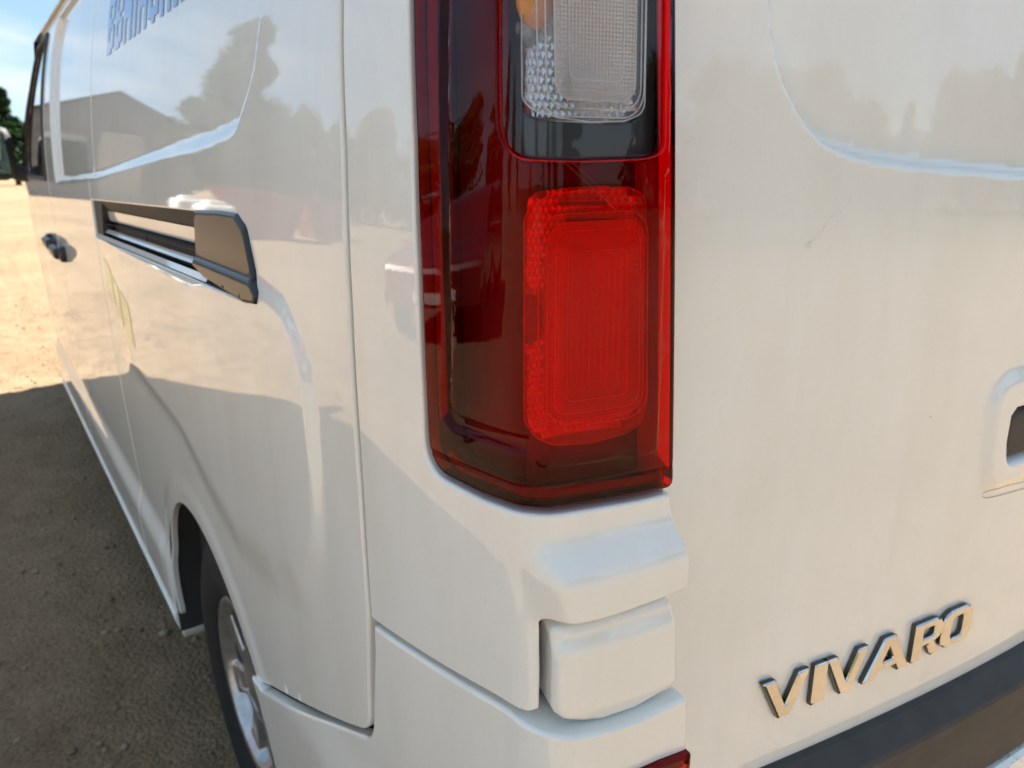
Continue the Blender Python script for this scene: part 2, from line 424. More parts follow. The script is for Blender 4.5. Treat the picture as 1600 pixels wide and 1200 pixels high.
def rounded(poly, r, n=6):
    """round the corners of a polygon; r number or per-corner list"""
    P = [np.array(p, float) for p in poly]; k = len(P); out = []
    rs = r if hasattr(r, '__len__') else [r] * k
    for i in range(k):
        a, b, c = P[i - 1], P[i], P[(i + 1) % k]
        u, v = a - b, c - b
        lu, lv = np.linalg.norm(u), np.linalg.norm(v)
        ri = rs[i]
        if ri <= 0 or lu < 1e-9 or lv < 1e-9: out.append(b); continue
        u /= lu; v /= lv
        ang = math.acos(max(-1, min(1, float(u @ v))))
        if ang > math.pi - 0.03: out.append(b); continue
        tl = min(ri / math.tan(ang / 2), 0.49 * lu, 0.49 * lv); rad_ = tl * math.tan(ang / 2)
        bis = (u + v) / np.linalg.norm(u + v); cen = b + bis * rad_ / math.sin(ang / 2)
        p0, p1 = b + u * tl - cen, b + v * tl - cen
        a0, a1 = math.atan2(p0[1], p0[0]), math.atan2(p1[1], p1[0])
        da = (a1 - a0 + math.pi) % (2 * math.pi) - math.pi
        for t in range(n + 1):
            al = a0 + da * t / n
            out.append(cen + rad_ * np.array([math.cos(al), math.sin(al)]))
    return np.array(out)

def spline(pts, n=6):
    """open Catmull-Rom through points"""
    P = np.array(pts, float); Q = np.vstack([2 * P[0] - P[1], P, 2 * P[-1] - P[-2]]); out = []
    for i in range(1, len(Q) - 2):
        for t in np.arange(n) / n:
            a, b, c, d = Q[i - 1], Q[i], Q[i + 1], Q[i + 2]
            out.append(0.5 * ((2 * b) + (c - a) * t + (2 * a - 5 * b + 4 * c - d) * t * t + (3 * b - a - 3 * c + d) * t ** 3))
    out.append(P[-1])
    return [tuple(p) for p in out]

def area(P):
    P = np.asarray(P); return 0.5 * np.sum(P[:, 0] * np.roll(P[:, 1], -1) - np.roll(P[:, 0], -1) * P[:, 1])

def densify(P, step):
    P = np.asarray(P, float)
    P = P[np.linalg.norm(P - np.roll(P, 1, 0), axis=1) > 2e-4]
    out = []
    for a, b in zip(P, np.roll(P, -1, 0)):
        l = np.linalg.norm(b - a)
        if l < 1e-7: continue
        k = max(1, int(math.ceil(l / step)))
        for i in range(k): out.append(a + (b - a) * i / k)
    return np.array(out)

def offdir(P):
    """inward unit direction of a CCW loop's vertices (mitred)"""
    e = np.roll(P, -1, 0) - P; e /= np.linalg.norm(e, axis=1)[:, None] + 1e-12
    n = np.stack([-e[:, 1], e[:, 0]], 1)
    q = n + np.roll(n, 1, 0); l = np.linalg.norm(q, axis=1)[:, None] + 1e-9
    q /= l
    k = 1 / np.clip(np.einsum('ij,ij->i', q, n), 0.5, 1)
    return q, q * k[:, None]

def panel(name, outline, fn, mat, parent, feat=None, off=0.0, holes=(), edge=0.003, skirt=0.012, res=0.02,
          fine=None, thr=0.00004, estep=0.008, nring=4, sharp=False, hole_edge=None, skirt_mat=None):
    """a sheet cut to `outline` in (u, z) on the surface fn, its rim rolled over with radius `edge` and a skirt going in"""
    f = (lambda u, z, o: fn(u, z, off + o)) if feat is None else (lambda u, z, o: fn(u, z, off + o + feat(u, z)))
    loops = []
    o = densify(np.asarray(outline, float), estep)
    if area(o) < 0: o = o[::-1]
    loops.append(o)
    for h in holes:
        q = densify(np.asarray(h, float), estep)
        if area(q) > 0: q = q[::-1]
        loops.append(q)
    UV, DEP, ROLL2, DIR = [], [], [], []
    faces = []; inner_idx = []; base = 0; skirt_faces = []
    for li, lp in enumerate(loops):
        q, qm = offdir(lp); n = len(lp)
        ed = edge if (li == 0 or hole_edge is None) else hole_edge
        rings = [(0.0, -ed - skirt, 90.0), (0.0, -ed, 90.0)]
        for k in range(1, nring + 1):
            a = 90.0 * (1 - k / nring)
            rings.append((ed * (1 - math.sin(math.radians(a))), -ed * (1 - math.cos(math.radians(a))), a))
        if sharp:   # plain chamfer
            rings = [(0.0, -ed - skirt, 90.0), (0.0, -ed, 90.0), (0.0, -ed, 45.0), (ed, 0.0, 45.0), (ed, 0.0, 0.0)]
        for k, (ins, dep, ang) in enumerate(rings):
            UV.append(lp + qm * ins); DEP.append(np.full(n, dep)); ROLL2.append(np.full(n, math.radians(ang))); DIR.append(-q)
            if k and not (sharp and k in (2, 4)):
                a0, b0 = base + (k - 1) * n, base + k * n
                for i in range(n):
                    j = (i + 1) % n
                    if k == 1: skirt_faces.append(len(faces))
                    faces.append((a0 + i, a0 + j, b0 + j, b0 + i))
        base += len(rings) * n
        inner_idx.append(np.arange(base - n, base))
    inner_loops = [np.concatenate(UV)[ix] for ix in inner_idx]
    lo, hi = inner_loops[0].min(0), inner_loops[0].max(0)
    rx, rz = res if hasattr(res, '__len__') else (res, res)
    a = np.arange(lo[0] + rx * .5, hi[0], rx); b = np.arange(lo[1] + rz * .5, hi[1], rz)
    A, B = np.meshgrid(a, b); pts = np.stack([A.ravel(), B.ravel()], 1)
    if fine and feat is not None:
        ga = np.arange(lo[0] - fine, hi[0] + fine, fine); gb = np.arange(lo[1] - fine, hi[1] + fine, fine)
        A, B = np.meshgrid(ga, gb); Fv = feat(A, B)
        c = np.zeros(A.shape); c[1:-1, 1:-1] = np.abs(Fv[2:, 1:-1] + Fv[:-2, 1:-1] + Fv[1:-1, 2:] + Fv[1:-1, :-2] - 4 * Fv[1:-1, 1:-1])
        pts = np.vstack([pts + 1e-5, np.stack([A[c > thr], B[c > thr]], 1)])
    def inside(P, marg):
        d, i = seg_dist(P, inner_loops[0]); ok = i & (d > marg)
        for h in inner_loops[1:]:
            d, i = seg_dist(P, h); ok &= (~i) & (d > marg)
        return ok
    pts = pts[inside(pts, min(rx, rz, fine or 1, estep) * 0.45)]
    # triangulate the middle
    cv = np.vstack([*inner_loops, pts]); ce = []; k = 0
    for l in inner_loops:
        n = len(l); ce += [(k + i, k + (i + 1) % n) for i in range(n)]; k += n
    r = delaunay_2d_cdt([Vector(p) for p in cv], ce, [], 0, 1e-7)
    ov, tris, orig = r[0], r[2], r[3]
    UVa = np.concatenate(UV + [pts])
    gid = np.concatenate([*inner_idx, np.arange(base, base + len(pts))])
    T = np.array([[gid[orig[i][0]] if orig[i] else -1 for i in t] for t in tris])
    T = T[(T >= 0).all(1)]
    cen = UVa[T].mean(1)
    T = T[inside(cen, 0.0)]
    u, z = UVa[:, 0], UVa[:, 1]
    dep = np.concatenate(DEP + [np.zeros(len(pts))]); ang = np.concatenate(ROLL2 + [np.zeros(len(pts))])
    dr = np.concatenate(DIR + [np.zeros((len(pts), 2))])
    V = f(u, z, dep)
    e = 2e-4 if not fine else min(fine * 0.5, 1e-3)
    du = f(u + e, z, dep) - f(u - e, z, dep); dz_ = f(u, z + e, dep) - f(u, z - e, dep)
    n = np.cross(du, dz_); n /= np.linalg.norm(n, axis=1)[:, None] + 1e-12
    du /= np.linalg.norm(du, axis=1)[:, None]; dz_ /= np.linalg.norm(dz_, axis=1)[:, None]
    t = du * dr[:, :1] + dz_ * dr[:, 1:]
    nn = n * np.cos(ang)[:, None] + t * np.sin(ang)[:, None]
    nn /= np.linalg.norm(nn, axis=1)[:, None]
    faces += [tuple(x) for x in T]
    ob_ = obj(name, V, faces, mat, parent, normals=nn, uv=UVa)
    if skirt_mat is not None:
        ob_.data.materials.append(skirt_mat)
        for i in skirt_faces: ob_.data.polygons[i].material_index = 1
    return ob_

def grid_mesh(name, fn, us, vs_, mat, parent, flip=False, smooth=True):
    U, W = np.meshgrid(us, vs_); V = fn(U, W).reshape(-1, 3); nu, nv = len(us), len(vs_)
    F = [(j * nu + i, j * nu + i + 1, (j + 1) * nu + i + 1, (j + 1) * nu + i) for j in range(nv - 1) for i in range(nu - 1)]
    if flip: F = [f[::-1] for f in F]
    return obj(name, V, F, mat, parent, smooth=smooth)

class MB:
    def __init__(s): s.v, s.f = [], []
    def add(s, V, F):
        b = len(s.v); s.v += [tuple(map(float, p)) for p in V]; s.f += [tuple(b + i for i in f) for f in F]
    def box(s, c, d, bev=0.0, R=None):
        hx, hy, hz = d[0] / 2, d[1] / 2, d[2] / 2
        if bev <= 0:
            V = np.array([(sx * hx, sy * hy, sz * hz) for sz in (-1, 1) for sy in (-1, 1) for sx in (-1, 1)])
            F = [(0, 2, 3, 1), (4, 5, 7, 6), (0, 1, 5, 4), (2, 6, 7, 3), (0, 4, 6, 2), (1, 3, 7, 5)]
        else:
            V = []; F = []; b = min(bev, hx * .99, hy * .99, hz * .99)
            prof = [(-hz, b), (-hz + b * .3, b * .3), (-hz + b, 0), (hz - b, 0), (hz - b * .3, b * .3), (hz, b)]
            for z, ins in prof:
                for sx, sy in ((1, 1), (-1, 1), (-1, -1), (1, -1)):
                    for k in range(5):
                        q = math.pi / 2 * k / 4 + {(1, 1): 0, (-1, 1): 1, (-1, -1): 2, (1, -1): 3}[(sx, sy)] * math.pi / 2
                        r_ = max(b - ins, 0.0001)
                        V.append((sx * (hx - b) + r_ * math.cos(q), sy * (hy - b) + r_ * math.sin(q), z))
            n = 20
            for j in range(len(prof) - 1):
                for i in range(n): F.append((j * n + i, j * n + (i + 1) % n, (j + 1) * n + (i + 1) % n, (j + 1) * n + i))
            F.append(tuple(range(n))[::-1]); F.append(tuple((len(prof) - 1) * n + i for i in range(n)))
            V = np.array(V)
        if R is not None: V = V @ np.array(R).T
        s.add(V + np.array(c), F)
    def tube(s, pts, rs, n=10, cap=True):
        P = [np.array(p, float) for p in pts]; V = []; F = []
        for i, p in enumerate(P):
            t = P[min(i + 1, len(P) - 1)] - P[max(i - 1, 0)]; t /= np.linalg.norm(t)
            a = np.cross(t, (0, 0, 1) if abs(t[2]) < 0.9 else (1, 0, 0)); a /= np.linalg.norm(a); b = np.cross(t, a)
            for k in range(n):
                q = 2 * math.pi * k / n; V.append(p + rs[i] * (a * math.cos(q) + b * math.sin(q)))
        for i in range(len(P) - 1):
            for k in range(n): F.append((i * n + k, i * n + (k + 1) % n, (i + 1) * n + (k + 1) % n, (i + 1) * n + k))
        if cap: F.append(tuple(range(n))[::-1]); F.append(tuple((len(P) - 1) * n + k for k in range(n)))
        s.add(V, F)
    def build(s, name, mat, parent=None, smooth=False):
        return obj(name, s.v, s.f, mat, parent, smooth)

# ------------------------------------------------------------------ value noise for terrain
_perm = np.random.default_rng(3).random((256, 256))
def vnoise(x, y):
    xi, yi = np.floor(x).astype(int), np.floor(y).astype(int); fx, fy = x - xi, y - yi
    fx, fy = fx * fx * (3 - 2 * fx), fy * fy * (3 - 2 * fy)
    g = lambda a, b: _perm[a & 255, b & 255]
    return (g(xi, yi) * (1 - fx) + g(xi + 1, yi) * fx) * (1 - fy) + (g(xi, yi + 1) * (1 - fx) + g(xi + 1, yi + 1) * fx) * fy
def fbm(x, y, o=5):
    a, t = 0.5, 0
    for i in range(o): t = t + a * (vnoise(x * 2 ** i + 17 * i, y * 2 ** i + 31 * i) - 0.5); a *= 0.5
    return t
def gheight(x, y):
    near = np.exp(-((np.maximum(np.abs(x + 1) - 4, 0) / 6) ** 2 + (np.maximum(np.abs(y - 4) - 6, 0) / 8) ** 2))
    ruts = 0.012 * np.sin((x + 0.25 * np.sin(y * 0.7)) * 9.0) * (fbm(x * 0.6 + 5, y * 0.25) + 0.4)
    far = np.clip((np.hypot(x, y) - 25) / 60, 0, 1)
    return near * (0.050 * fbm(x * 2.2, y * 2.2, 6) + 0.030 * fbm(x * 9.0 + 3, y * 9.0, 4) + ruts) + 0.25 * far * fbm(x * 0.06, y * 0.06, 3)

# ================================================================== ground
def axis(lo_f, hi_f, st):
    a = list(np.arange(lo_f, hi_f, st)); d = st
    while a[-1] < 900: d *= 1.22; a.append(a[-1] + d)
    d = st
    while a[0] > -900: d *= 1.22; a.insert(0, a[0] - d)
    return np.array(a)
gx, gy = axis(-3.2, 0.3, 0.03), axis(0.2, 8.0, 0.035)
GX, GY = np.meshgrid(gx, gy)
GZ = gheight(GX, GY)
n_ = len(gx)
gv = np.stack([GX, GY, GZ], -1).reshape(-1, 3)
gf = [(j * n_ + i, j * n_ + i + 1, (j + 1) * n_ + i + 1, (j + 1) * n_ + i) for j in range(len(gy) - 1) for i in range(n_ - 1)]
tag(obj('ground', gv, gf, M['ground'], smooth=True), kind='structure')

# loose pebbles
pv, pf = [], []
base_ico = [(-.5257, 0, .8507), (.5257, 0, .8507), (-.5257, 0, -.8507), (.5257, 0, -.8507), (0, .8507, .5257), (0, .8507, -.5257),
            (0, -.8507, .5257), (0, -.8507, -.5257), (.8507, .5257, 0), (-.8507, .5257, 0), (.8507, -.5257, 0), (-.8507, -.5257, 0)]
ico_f = [(0, 1, 4), (0, 4, 9), (9, 4, 5), (4, 8, 5), (4, 1, 8), (8, 1, 10), (8, 10, 3), (5, 8, 3), (5, 3, 2), (2, 3, 7), (7, 3, 10), (7, 10, 6), (7, 6, 11), (11, 6, 0), (0, 6, 1), (6, 10, 1), (9, 11, 0), (9, 2, 11), (9, 5, 2), (7, 11, 2)]
ico_f = [f[::-1] for f in ico_f]
NP = 5200
PX = -RNG.random(NP) ** 1.2 * 2.8 + 0.1; PY = 0.4 + RNG.random(NP) ** 1.3 * 9
PR = 0.0025 + 0.011 * RNG.random(NP) ** 5 + np.where(RNG.random(NP) < 0.012, 0.014 * RNG.random(NP), 0)
PZ = gheight(PX, PY); ICO = np.array(base_ico)
for x, y, z, r_ in zip(PX, PY, PZ, PR):
    b = len(pv); jit = 1 + 0.5 * (RNG.random((12, 1)) - 0.5); sc = np.array([1, 0.6 + 0.6 * RNG.random(), 0.45 + 0.35 * RNG.random()])
    pv += list((ICO * jit * sc * r_) + np.array([x, y, z + r_ * 0.25])); pf += [tuple(b + k for k in f) for f in ico_f]
tag(obj('gravel', pv, pf, M['stone'], smooth=True), 'loose pebbles scattered over the shaded dirt beside the van', 'gravel', kind='stuff')

# ================================================================== the van
van = empty('delivery_van')
tag(van, 'white panel van seen close up at its rear left corner', 'van')

WX = 1.956
# ---- dark inner shell that fills the body behind the outer panels
def top_z(y):
    return np.interp(y, [-0.1, 0.05, 3.6, 4.75, 5.25, 5.38], [1.90, 1.93, 1.93, 1.12, 0.97, 0.80])
ys = np.concatenate([np.linspace(0.10, 0.6, 12), np.linspace(0.7, 5.35, 40)])
secs = []
ss_for_y = lambda y: np.interp(-y, -_y[::1], _s)
for y in ys:
    s = float(np.interp(-y, -_y, _s)); zt = float(top_z(y))
    zz = np.concatenate([np.linspace(0.30, min(1.75, zt - 0.08), 12)])
    L_ = []
    for z in zz:
        p = body(s, z, -0.06); L_.append((float(p[0]), y, float(z)))
    xl = L_[-1][0]
    arc = [(xl + 0.04, y, zt - 0.03), (xl + 0.14, y, zt), (0.978, y, zt + 0.02)]
    left = L_ + arc
    right = [(WX - p[0], y, p[2]) for p in left[-2::-1]]
    secs.append(left + right)
k = len(secs[0]); V = [p for s in secs for p in s]
F = [(j * k + i, (j + 1) * k + i, (j + 1) * k + (i + 1) % k, j * k + (i + 1) % k) for j in range(len(secs) - 1) for i in range(k)]
F += [tuple(range(k)), tuple((len(secs) - 1) * k + i for i in range(k))[::-1]]
obj('body_shell', V, F, M['under'], van)
# roof, windscreen, bonnet and far side, outside the picture but closing the body
def crown(y0, y1, name, mat, lift=0.035, n=14):
    yy = np.linspace(y0, y1, n); V = []; F = []; q = 13
    for y in yy:
        s = float(np.interp(-y, -_y, _s)); zt = float(top_z(y)); xl = float(body(s, min(zt, 1.86), 0.0)[0])
        for t in np.linspace(0, 1, q):
            x = xl + (WX - 2 * xl) * t; e = min(t, 1 - t) * 2
            V.append((x, y, zt + lift - 0.07 * (1 - e) ** 6))
    for j in range(n - 1):
        for i in range(q - 1): F.append((j * q + i, j * q + i + 1, (j + 1) * q + i + 1, (j + 1) * q + i))
    return obj(name, V, F, mat, van, smooth=True)
crown(0.06, 3.6, 'roof_panel', M['paint'])
crown(3.6, 4.74, 'windscreen', M['glass'])
crown(4.75, 5.38, 'bonnet', M['paint'])
grid_mesh('far_side_panel', lambda u, z: np.stack([WX - body(u, z)[..., 0], body(u, z)[..., 1], z], -1), np.linspace(-4.2, 0.55, 60), np.linspace(0.3, 1.88, 16), M['paint'], van)
mb = MB(); mb.box((0.978, 5.36, 0.58), (1.55, 0.10, 0.50), 0.04); mb.build('front_bumper', M['black'], van, True)

# ---- embossed features of the side
RECESS = rounded([(-2.05, 1.345), (-1.076, 1.373), (-0.351, 1.414), (-0.076, 1.428), (0.052, 1.440), (0.122, 1.495), (0.168, 1.62), (0.185, 1.80), (0.14, 1.86), (-2.02, 1.86), (-2.10, 1.80)],
                 [0.02, 0.1, 0.1, 0.1, 0.06, 0.08, 0.1, 0.08, 0.08, 0.06, 0.06])
RAISED = rounded([(0.10, 1.285), (0.205, 1.272), (0.262, 1.215), (0.262, 1.10), (0.250, 0.99), (0.200, 0.885), (0.062, 0.84), (-0.122, 0.815), (-0.285, 0.85), (-0.45, 0.905), (-0.80, 0.925), (-1.1, 0.90), (-3.2, 0.90), (-3.2, 1.24), (-0.2, 1.25)],
                 [0.05, 0.08, 0.08, 0.1, 0.1, 0.09, 0.1, 0.15, 0.15, 0.15, 0.15, 0.1, 0.05, 0.05, 0.1])
ARC_C, ARC_R = np.array([-0.46, 0.372]), 0.386
def side_feat(s, z):
    d = sdf(s, z, RECESS)
    f = -0.015 * smoothstep((d + 0.004) / 0.028)
    d2 = sdf(s, z, RAISED)
    wd = 0.034 + 0.075 * smoothstep((1.06 - z) / 0.16)      # crisp along the rear edge, soft above the wheel arch
    f = f + 0.0065 * smoothstep((d2 + 0.012) / wd) * smoothstep((s + 1.15) / 0.35)
    # flare round the wheel arch, lower body swelling out again at the sill
    r = np.hypot(s - ARC_C[0], z - ARC_C[1])
    f = f + 0.003 * smoothstep((0.465 - r) / 0.06)
    f = f + 0.020 * smoothstep((0.56 - z) / 0.10) * smoothstep((-0.75 - s) / 0.2)
    return f

# ---- rear quarter panel with cut-out for the sliding door rail
RAIL = rounded([(-1.235, 1.232), (-0.20, 1.250), (0.085, 1.256), (0.128, 1.262), (0.112, 1.284), (0.086, 1.338), (0.055, 1.350), (-0.10, 1.346), (-1.235, 1.321)],
               [0.004, 0.0, 0.0, 0.008, 0.012, 0.02, 0.015, 0, 0.004])
RAILCUT = [(max(-1.196, p[0]), p[1]) for p in RAIL]
arch = [(ARC_C[0] + ARC_R * math.cos(a), ARC_C[1] + ARC_R * math.sin(a)) for a in np.radians(np.linspace(183, 37, 40))]
qp = [(-1.203, 0.33), (-0.847, 0.33)] + arch + [(-0.145, 0.586)]
lowseam = spline([(-0.145, 0.586), (0.091, 0.700), (0.261, 0.786)], 5)
qp = qp[:-1] + lowseam + list(map(tuple, rounded([(0.20, 0.757), (0.325, 0.820), (0.352, 0.93)], [0, 0.050, 0])[1:-1])) + \
     [(0.349, 0.976), (0.353, 1.12), (0.354, 1.289), (0.350, 1.416), (0.340, 1.50), (0.331, 1.62), (0.325, 1.90), (-1.203, 1.90)]
quarter = panel('quarter_panel', qp, body, M['paint'], van, feat=side_feat, holes=[RAILCUT], edge=0.0035, skirt=0.010, res=(0.018, 0.018), fine=0.006)

# ---- sliding rail: channel, track lips and rear cover
def rail_lift(s, z): return side_feat(s, z)
ch = panel('sliding_rail', [(p[0], p[1]) for p in RAIL], body, M['black'], van, off=-0.030, edge=0.001, skirt=0.002, res=0.03)
def strip(name, z0, z1, o0, o1, mat, parent, sa=-1.19, sb=0.0, n=30, k=4):
    """long bent strip inside the rail: rises from o0 to o1 in depth"""
    ss = np.linspace(sa, sb, n); V = []
    for s in ss:
        for t in np.linspace(0, 1, k): V.append(body(s, z0(s) * (1 - t) + z1(s) * t, o0 + (o1 - o0) * t))
    F = [(i * k + j, (i + 1) * k + j, (i + 1) * k + j + 1, i * k + j + 1) for i in range(n - 1) for j in range(k - 1)]
    return obj(name, V, F, mat, parent, smooth=True)
zb = lambda s: np.interp(s, [-1.235, 0.1], [1.2325, 1.256]); zt_ = lambda s: np.interp(s, [-1.235, 0.1], [1.321, 1.348])
zm = lambda t: (lambda s: zb(s) * (1 - t) + zt_(s) * t)
strip('channel_wall', zm(0.48), zm(0.74), -0.020, -0.016, M['paint'], ch)
strip('track_lip', zm(0.36), zm(0.42), -0.028, -0.006, M['black'], ch)
strip('track_lip', zm(0.17), zm(0.25), -0.008, -0.016, M['paint'], ch)
strip('track_edge', zm(0.01), zm(0.10), 0.0030, -0.002, M['paint'], ch, sb=-0.11)
strip('track_edge', zm(0.76), zm(1.02), -0.016, -0.001, M['black'], ch)
panel('rail_end', [(-1.190, 1.236), (-1.10, 1.238), (-1.06, 1.322), (-1.190, 1.319)], body, M['black'], ch, off=-0.004, edge=0.002, skirt=0.02, res=0.03)
CAP = rounded([(-0.150, 1.272), (-0.095, 1.262), (0.077, 1.254), (0.126, 1.258), (0.133, 1.270), (0.110, 1.286), (0.087, 1.338), (0.055, 1.3535), (-0.02, 1.353), (-0.14, 1.348)],
              [0.004, 0.01, 0.01, 0.006, 0.006, 0.012, 0.018, 0.015, 0.01, 0.004])
panel('rail_cover', CAP, body, M['blackg'], ch, off=0.005, feat=lambda s, z: 0.007 * smoothstep((0.300 - (z - 1.0) + 0.0) / 0.02) * 0 + 0.006 * smoothstep((1.289 - z) / 0.012), edge=0.006, skirt=0.035, res=0.012, fine=0.004)

# ---- sliding door, front door
sd_o = [(-2.30, 0.33), (-1.208, 0.33), (-1.208, 1.90), (-2.30, 1.90)]
sdoor = panel('sliding_door', sd_o, body, M['paint'], van, feat=side_feat, edge=0.004, skirt=0.02, res=0.03, fine=0.009, estep=0.02)
fd_o = rounded([(-3.52, 0.33), (-2.306, 0.33), (-2.306, 1.90), (-2.75, 1.90), (-3.52, 1.30)], [0.05, 0.02, 0.02, 0.05, 0.1])
FWIN = rounded([(-3.35, 1.36), (-2.37, 1.36), (-2.37, 1.84), (-2.78, 1.84)], 0.04)
fdoor = panel('front_door', fd_o, body, M['paint'], van, feat=side_feat, holes=[FWIN], edge=0.004, skirt=0.02, res=0.04, fine=0.012, estep=0.02)
panel('window_glass', FWIN, body, M['glass'], fdoor, off=-0.006, edge=0.001, skirt=0.004, res=0.05, estep=0.02)
fwv = rounded([(-3.38, 1.345), (-2.345, 1.345), (-2.345, 1.86), (-2.80, 1.86)], 0.05)
panel('window_trim', fwv, body, M['black'], fdoor, off=0.006, holes=[FWIN], edge=0.002, skirt=0.01, res=0.05, estep=0.02)
warch = [(-3.96 + 0.40 * math.cos(a), 0.36 + 0.40 * math.sin(a)) for a in np.radians(np.linspace(172, 10, 24))]
front_wing = panel('front_wing', [(-4.55, 0.34), (-4.37, 0.34)] + warch + [(-3.53, 0.34), (-3.53, 1.25), (-3.75, 1.13), (-4.55, 0.96)], body, M['paint'], van, edge=0.004, skirt=0.02, res=0.05, estep=0.02)
panel('sill_trim', [(-3.48, 0.25), (-0.865, 0.25), (-0.865, 0.326), (-3.48, 0.326)], body, M['paint'], van, off=0.014, feat=lambda s, z: 0.012 * smoothstep((z - 0.25) / 0.07), edge=0.006, skirt=0.05, res=0.03, estep=0.02)

def lever(parent, s, z, flip=1):
    R_ = empty('door_handle'); R_.parent = parent
    p = body(s, z, 0.0)
    bz = MB(); bz.box((float(p[0]) - 0.022, float(p[1]), z), (0.030, 0.19, 0.040), 0.013); bz.box((float(p[0]) - 0.004, float(p[1]) + 0.10 * flip, z), (0.036, 0.06, 0.055), 0.012)
    bpy.data.objects.remove(R_)
    return bz.build('door_handle', M['blackg'], parent, True)
lever(sdoor, -2.20, 1.105, -1)
lever(fdoor, -2.46, 1.115, 1)

# ---- door mirror
mm_ = MB(); mm_.box((-0.140, 4.02, 1.455), (0.215, 0.13, 0.245), 0.045)
mir = mm_.build('side_mirror', M['black'], van, True)
mm_ = MB(); mm_.tube([(-0.10, 4.04, 1.40), (-0.03, 4.05, 1.365), (0.06, 4.06, 1.35)], [0.040, 0.036, 0.045], 10); mm_.build('mirror_arm', M['black'], mir, True)
mm_ = MB(); mm_.box((-0.142, 3.951, 1.455), (0.165, 0.010, 0.190), 0.004); mm_.build('mirror_glass', M['mirror'], mir)

# ---- rear corner panel, bulging under the lamp
LAMP = rounded([(0.474, 1.177), (0.535, 1.1755), (0.5808, 1.1772), (0.5986, 1.1760), (0.6619, 1.1733), (0.6935, 1.1730), (0.6840, 1.3467), (0.6753, 1.5054), (0.6636, 1.7313), (0.44, 1.76), (0.450, 1.518), (0.462, 1.424), (0.469, 1.324), (0.4725, 1.225)],
               [0.028, 0, 0.01, 0.01, 0, 0.0065, 0, 0, 0.03, 0.03, 0, 0, 0, 0])
LAMPCUT_PTS = [(0.4705, 1.1735), (0.535, 1.171), (0.5808, 1.1728), (0.5986, 1.1716), (0.6619, 1.1689), (0.6964, 1.1688)]
def corner_feat(s, z):
    g = smoothstep((s - 0.562 - 0.20 * (1.16 - z)) / 0.030)
    return 0.0165 * g * smoothstep((1.160 - z) / 0.046)
low = spline([(0.356, 0.979), (0.429, 0.989), (0.488, 0.997), (0.545, 1.005), (0.578, 1.006)], 4)
cp = low + [(0.5845, 1.010), (0.5848, 1.044), (0.5841, 1.0809)] + list(map(tuple, rounded([(0.5838, 1.0670), (0.5838, 1.0920), (0.6043, 1.0900)], [0, 0.006, 0])[1:-1])) + \
     spline([(0.6043, 1.0900), (0.6240, 1.0890), (0.6520, 1.0905), (0.680, 1.0925)], 3) + list(map(tuple, rounded([(0.68, 1.0925), (0.6990, 1.0942), (0.6995, 1.113), (0.694, 1.146)], [0, 0.004, 0.01, 0])[1:])) + [(0.6895, 1.1688)] + \
     [(0.6619, 1.1689), (0.5986, 1.1716), (0.5808, 1.1728), (0.535, 1.171)] + list(map(tuple, rounded([(0.52, 1.172), (0.4685, 1.1735), (0.4675, 1.225)], [0, 0.030, 0], 8)[1:-1])) + \
     [(0.4680, 1.225), (0.4645, 1.324), (0.4575, 1.424), (0.4455, 1.518), (0.435, 1.76), (0.6521, 1.7508), (0.6471, 1.8869), (0.332, 1.90), (0.338, 1.62), (0.347, 1.50), (0.357, 1.416), (0.361, 1.289), (0.360, 1.12)]
corner = panel('rear_corner_panel', cp, body, M['paint'], van, feat=corner_feat, edge=0.0030, skirt=0.022, res=(0.0055, 0.008), fine=0.004, thr=0.00002, estep=0.005, nring=5)

# jamb: the return wall from the corner's inner edge forward to the door
jz = np.linspace(0.30, 1.90, 60)
def jamb_s(z): return np.interp(z, [0.3, 0.985, 1.00, 1.085, 1.10, 1.165, 1.508, 1.9], [0.706, 0.704, 0.694, 0.690, 0.694, 0.690, 0.671, 0.655]) - 0.003
V = []
for z in jz:
    p = body(float(jamb_s(z)), float(z), -0.004)
    for t in (0.0, 0.012, 0.05, 0.12): V.append((p[0] + 0.1 * t, p[1] + t + 0.001, z))
obj('door_jamb', V, [(j * 4 + i, j * 4 + i + 1, (j + 1) * 4 + i + 1, (j + 1) * 4 + i) for j in range(len(jz) - 1) for i in range(3)], M['paint'], van, smooth=True)

# ---- hinge cover block
HC = rounded([(0.5900, 1.0140), (0.598, 1.003), (0.613, 0.9945), (0.632, 0.9895), (0.662, 0.9890), (0.686, 0.9940), (0.7010, 1.0035), (0.6985, 1.041), (0.6935, 1.0835), (0.654, 1.0825), (0.608, 1.0828), (0.5900, 1.0860)],
             [0.012, 0.02, 0.02, 0.02, 0.02, 0.02, 0.0115, 0.02, 0.0115, 0.03, 0.03, 0.0105])
panel('hinge_cover', HC, body, M['paint'], van, off=0.012, feat=lambda s, z: -0.005 * smoothstep((z - 1.058) / 0.022) - 0.004 * smoothstep((1.012 - z) / 0.02), edge=0.0072, skirt=0.03, res=0.005, fine=0.003, estep=0.004, nring=6)

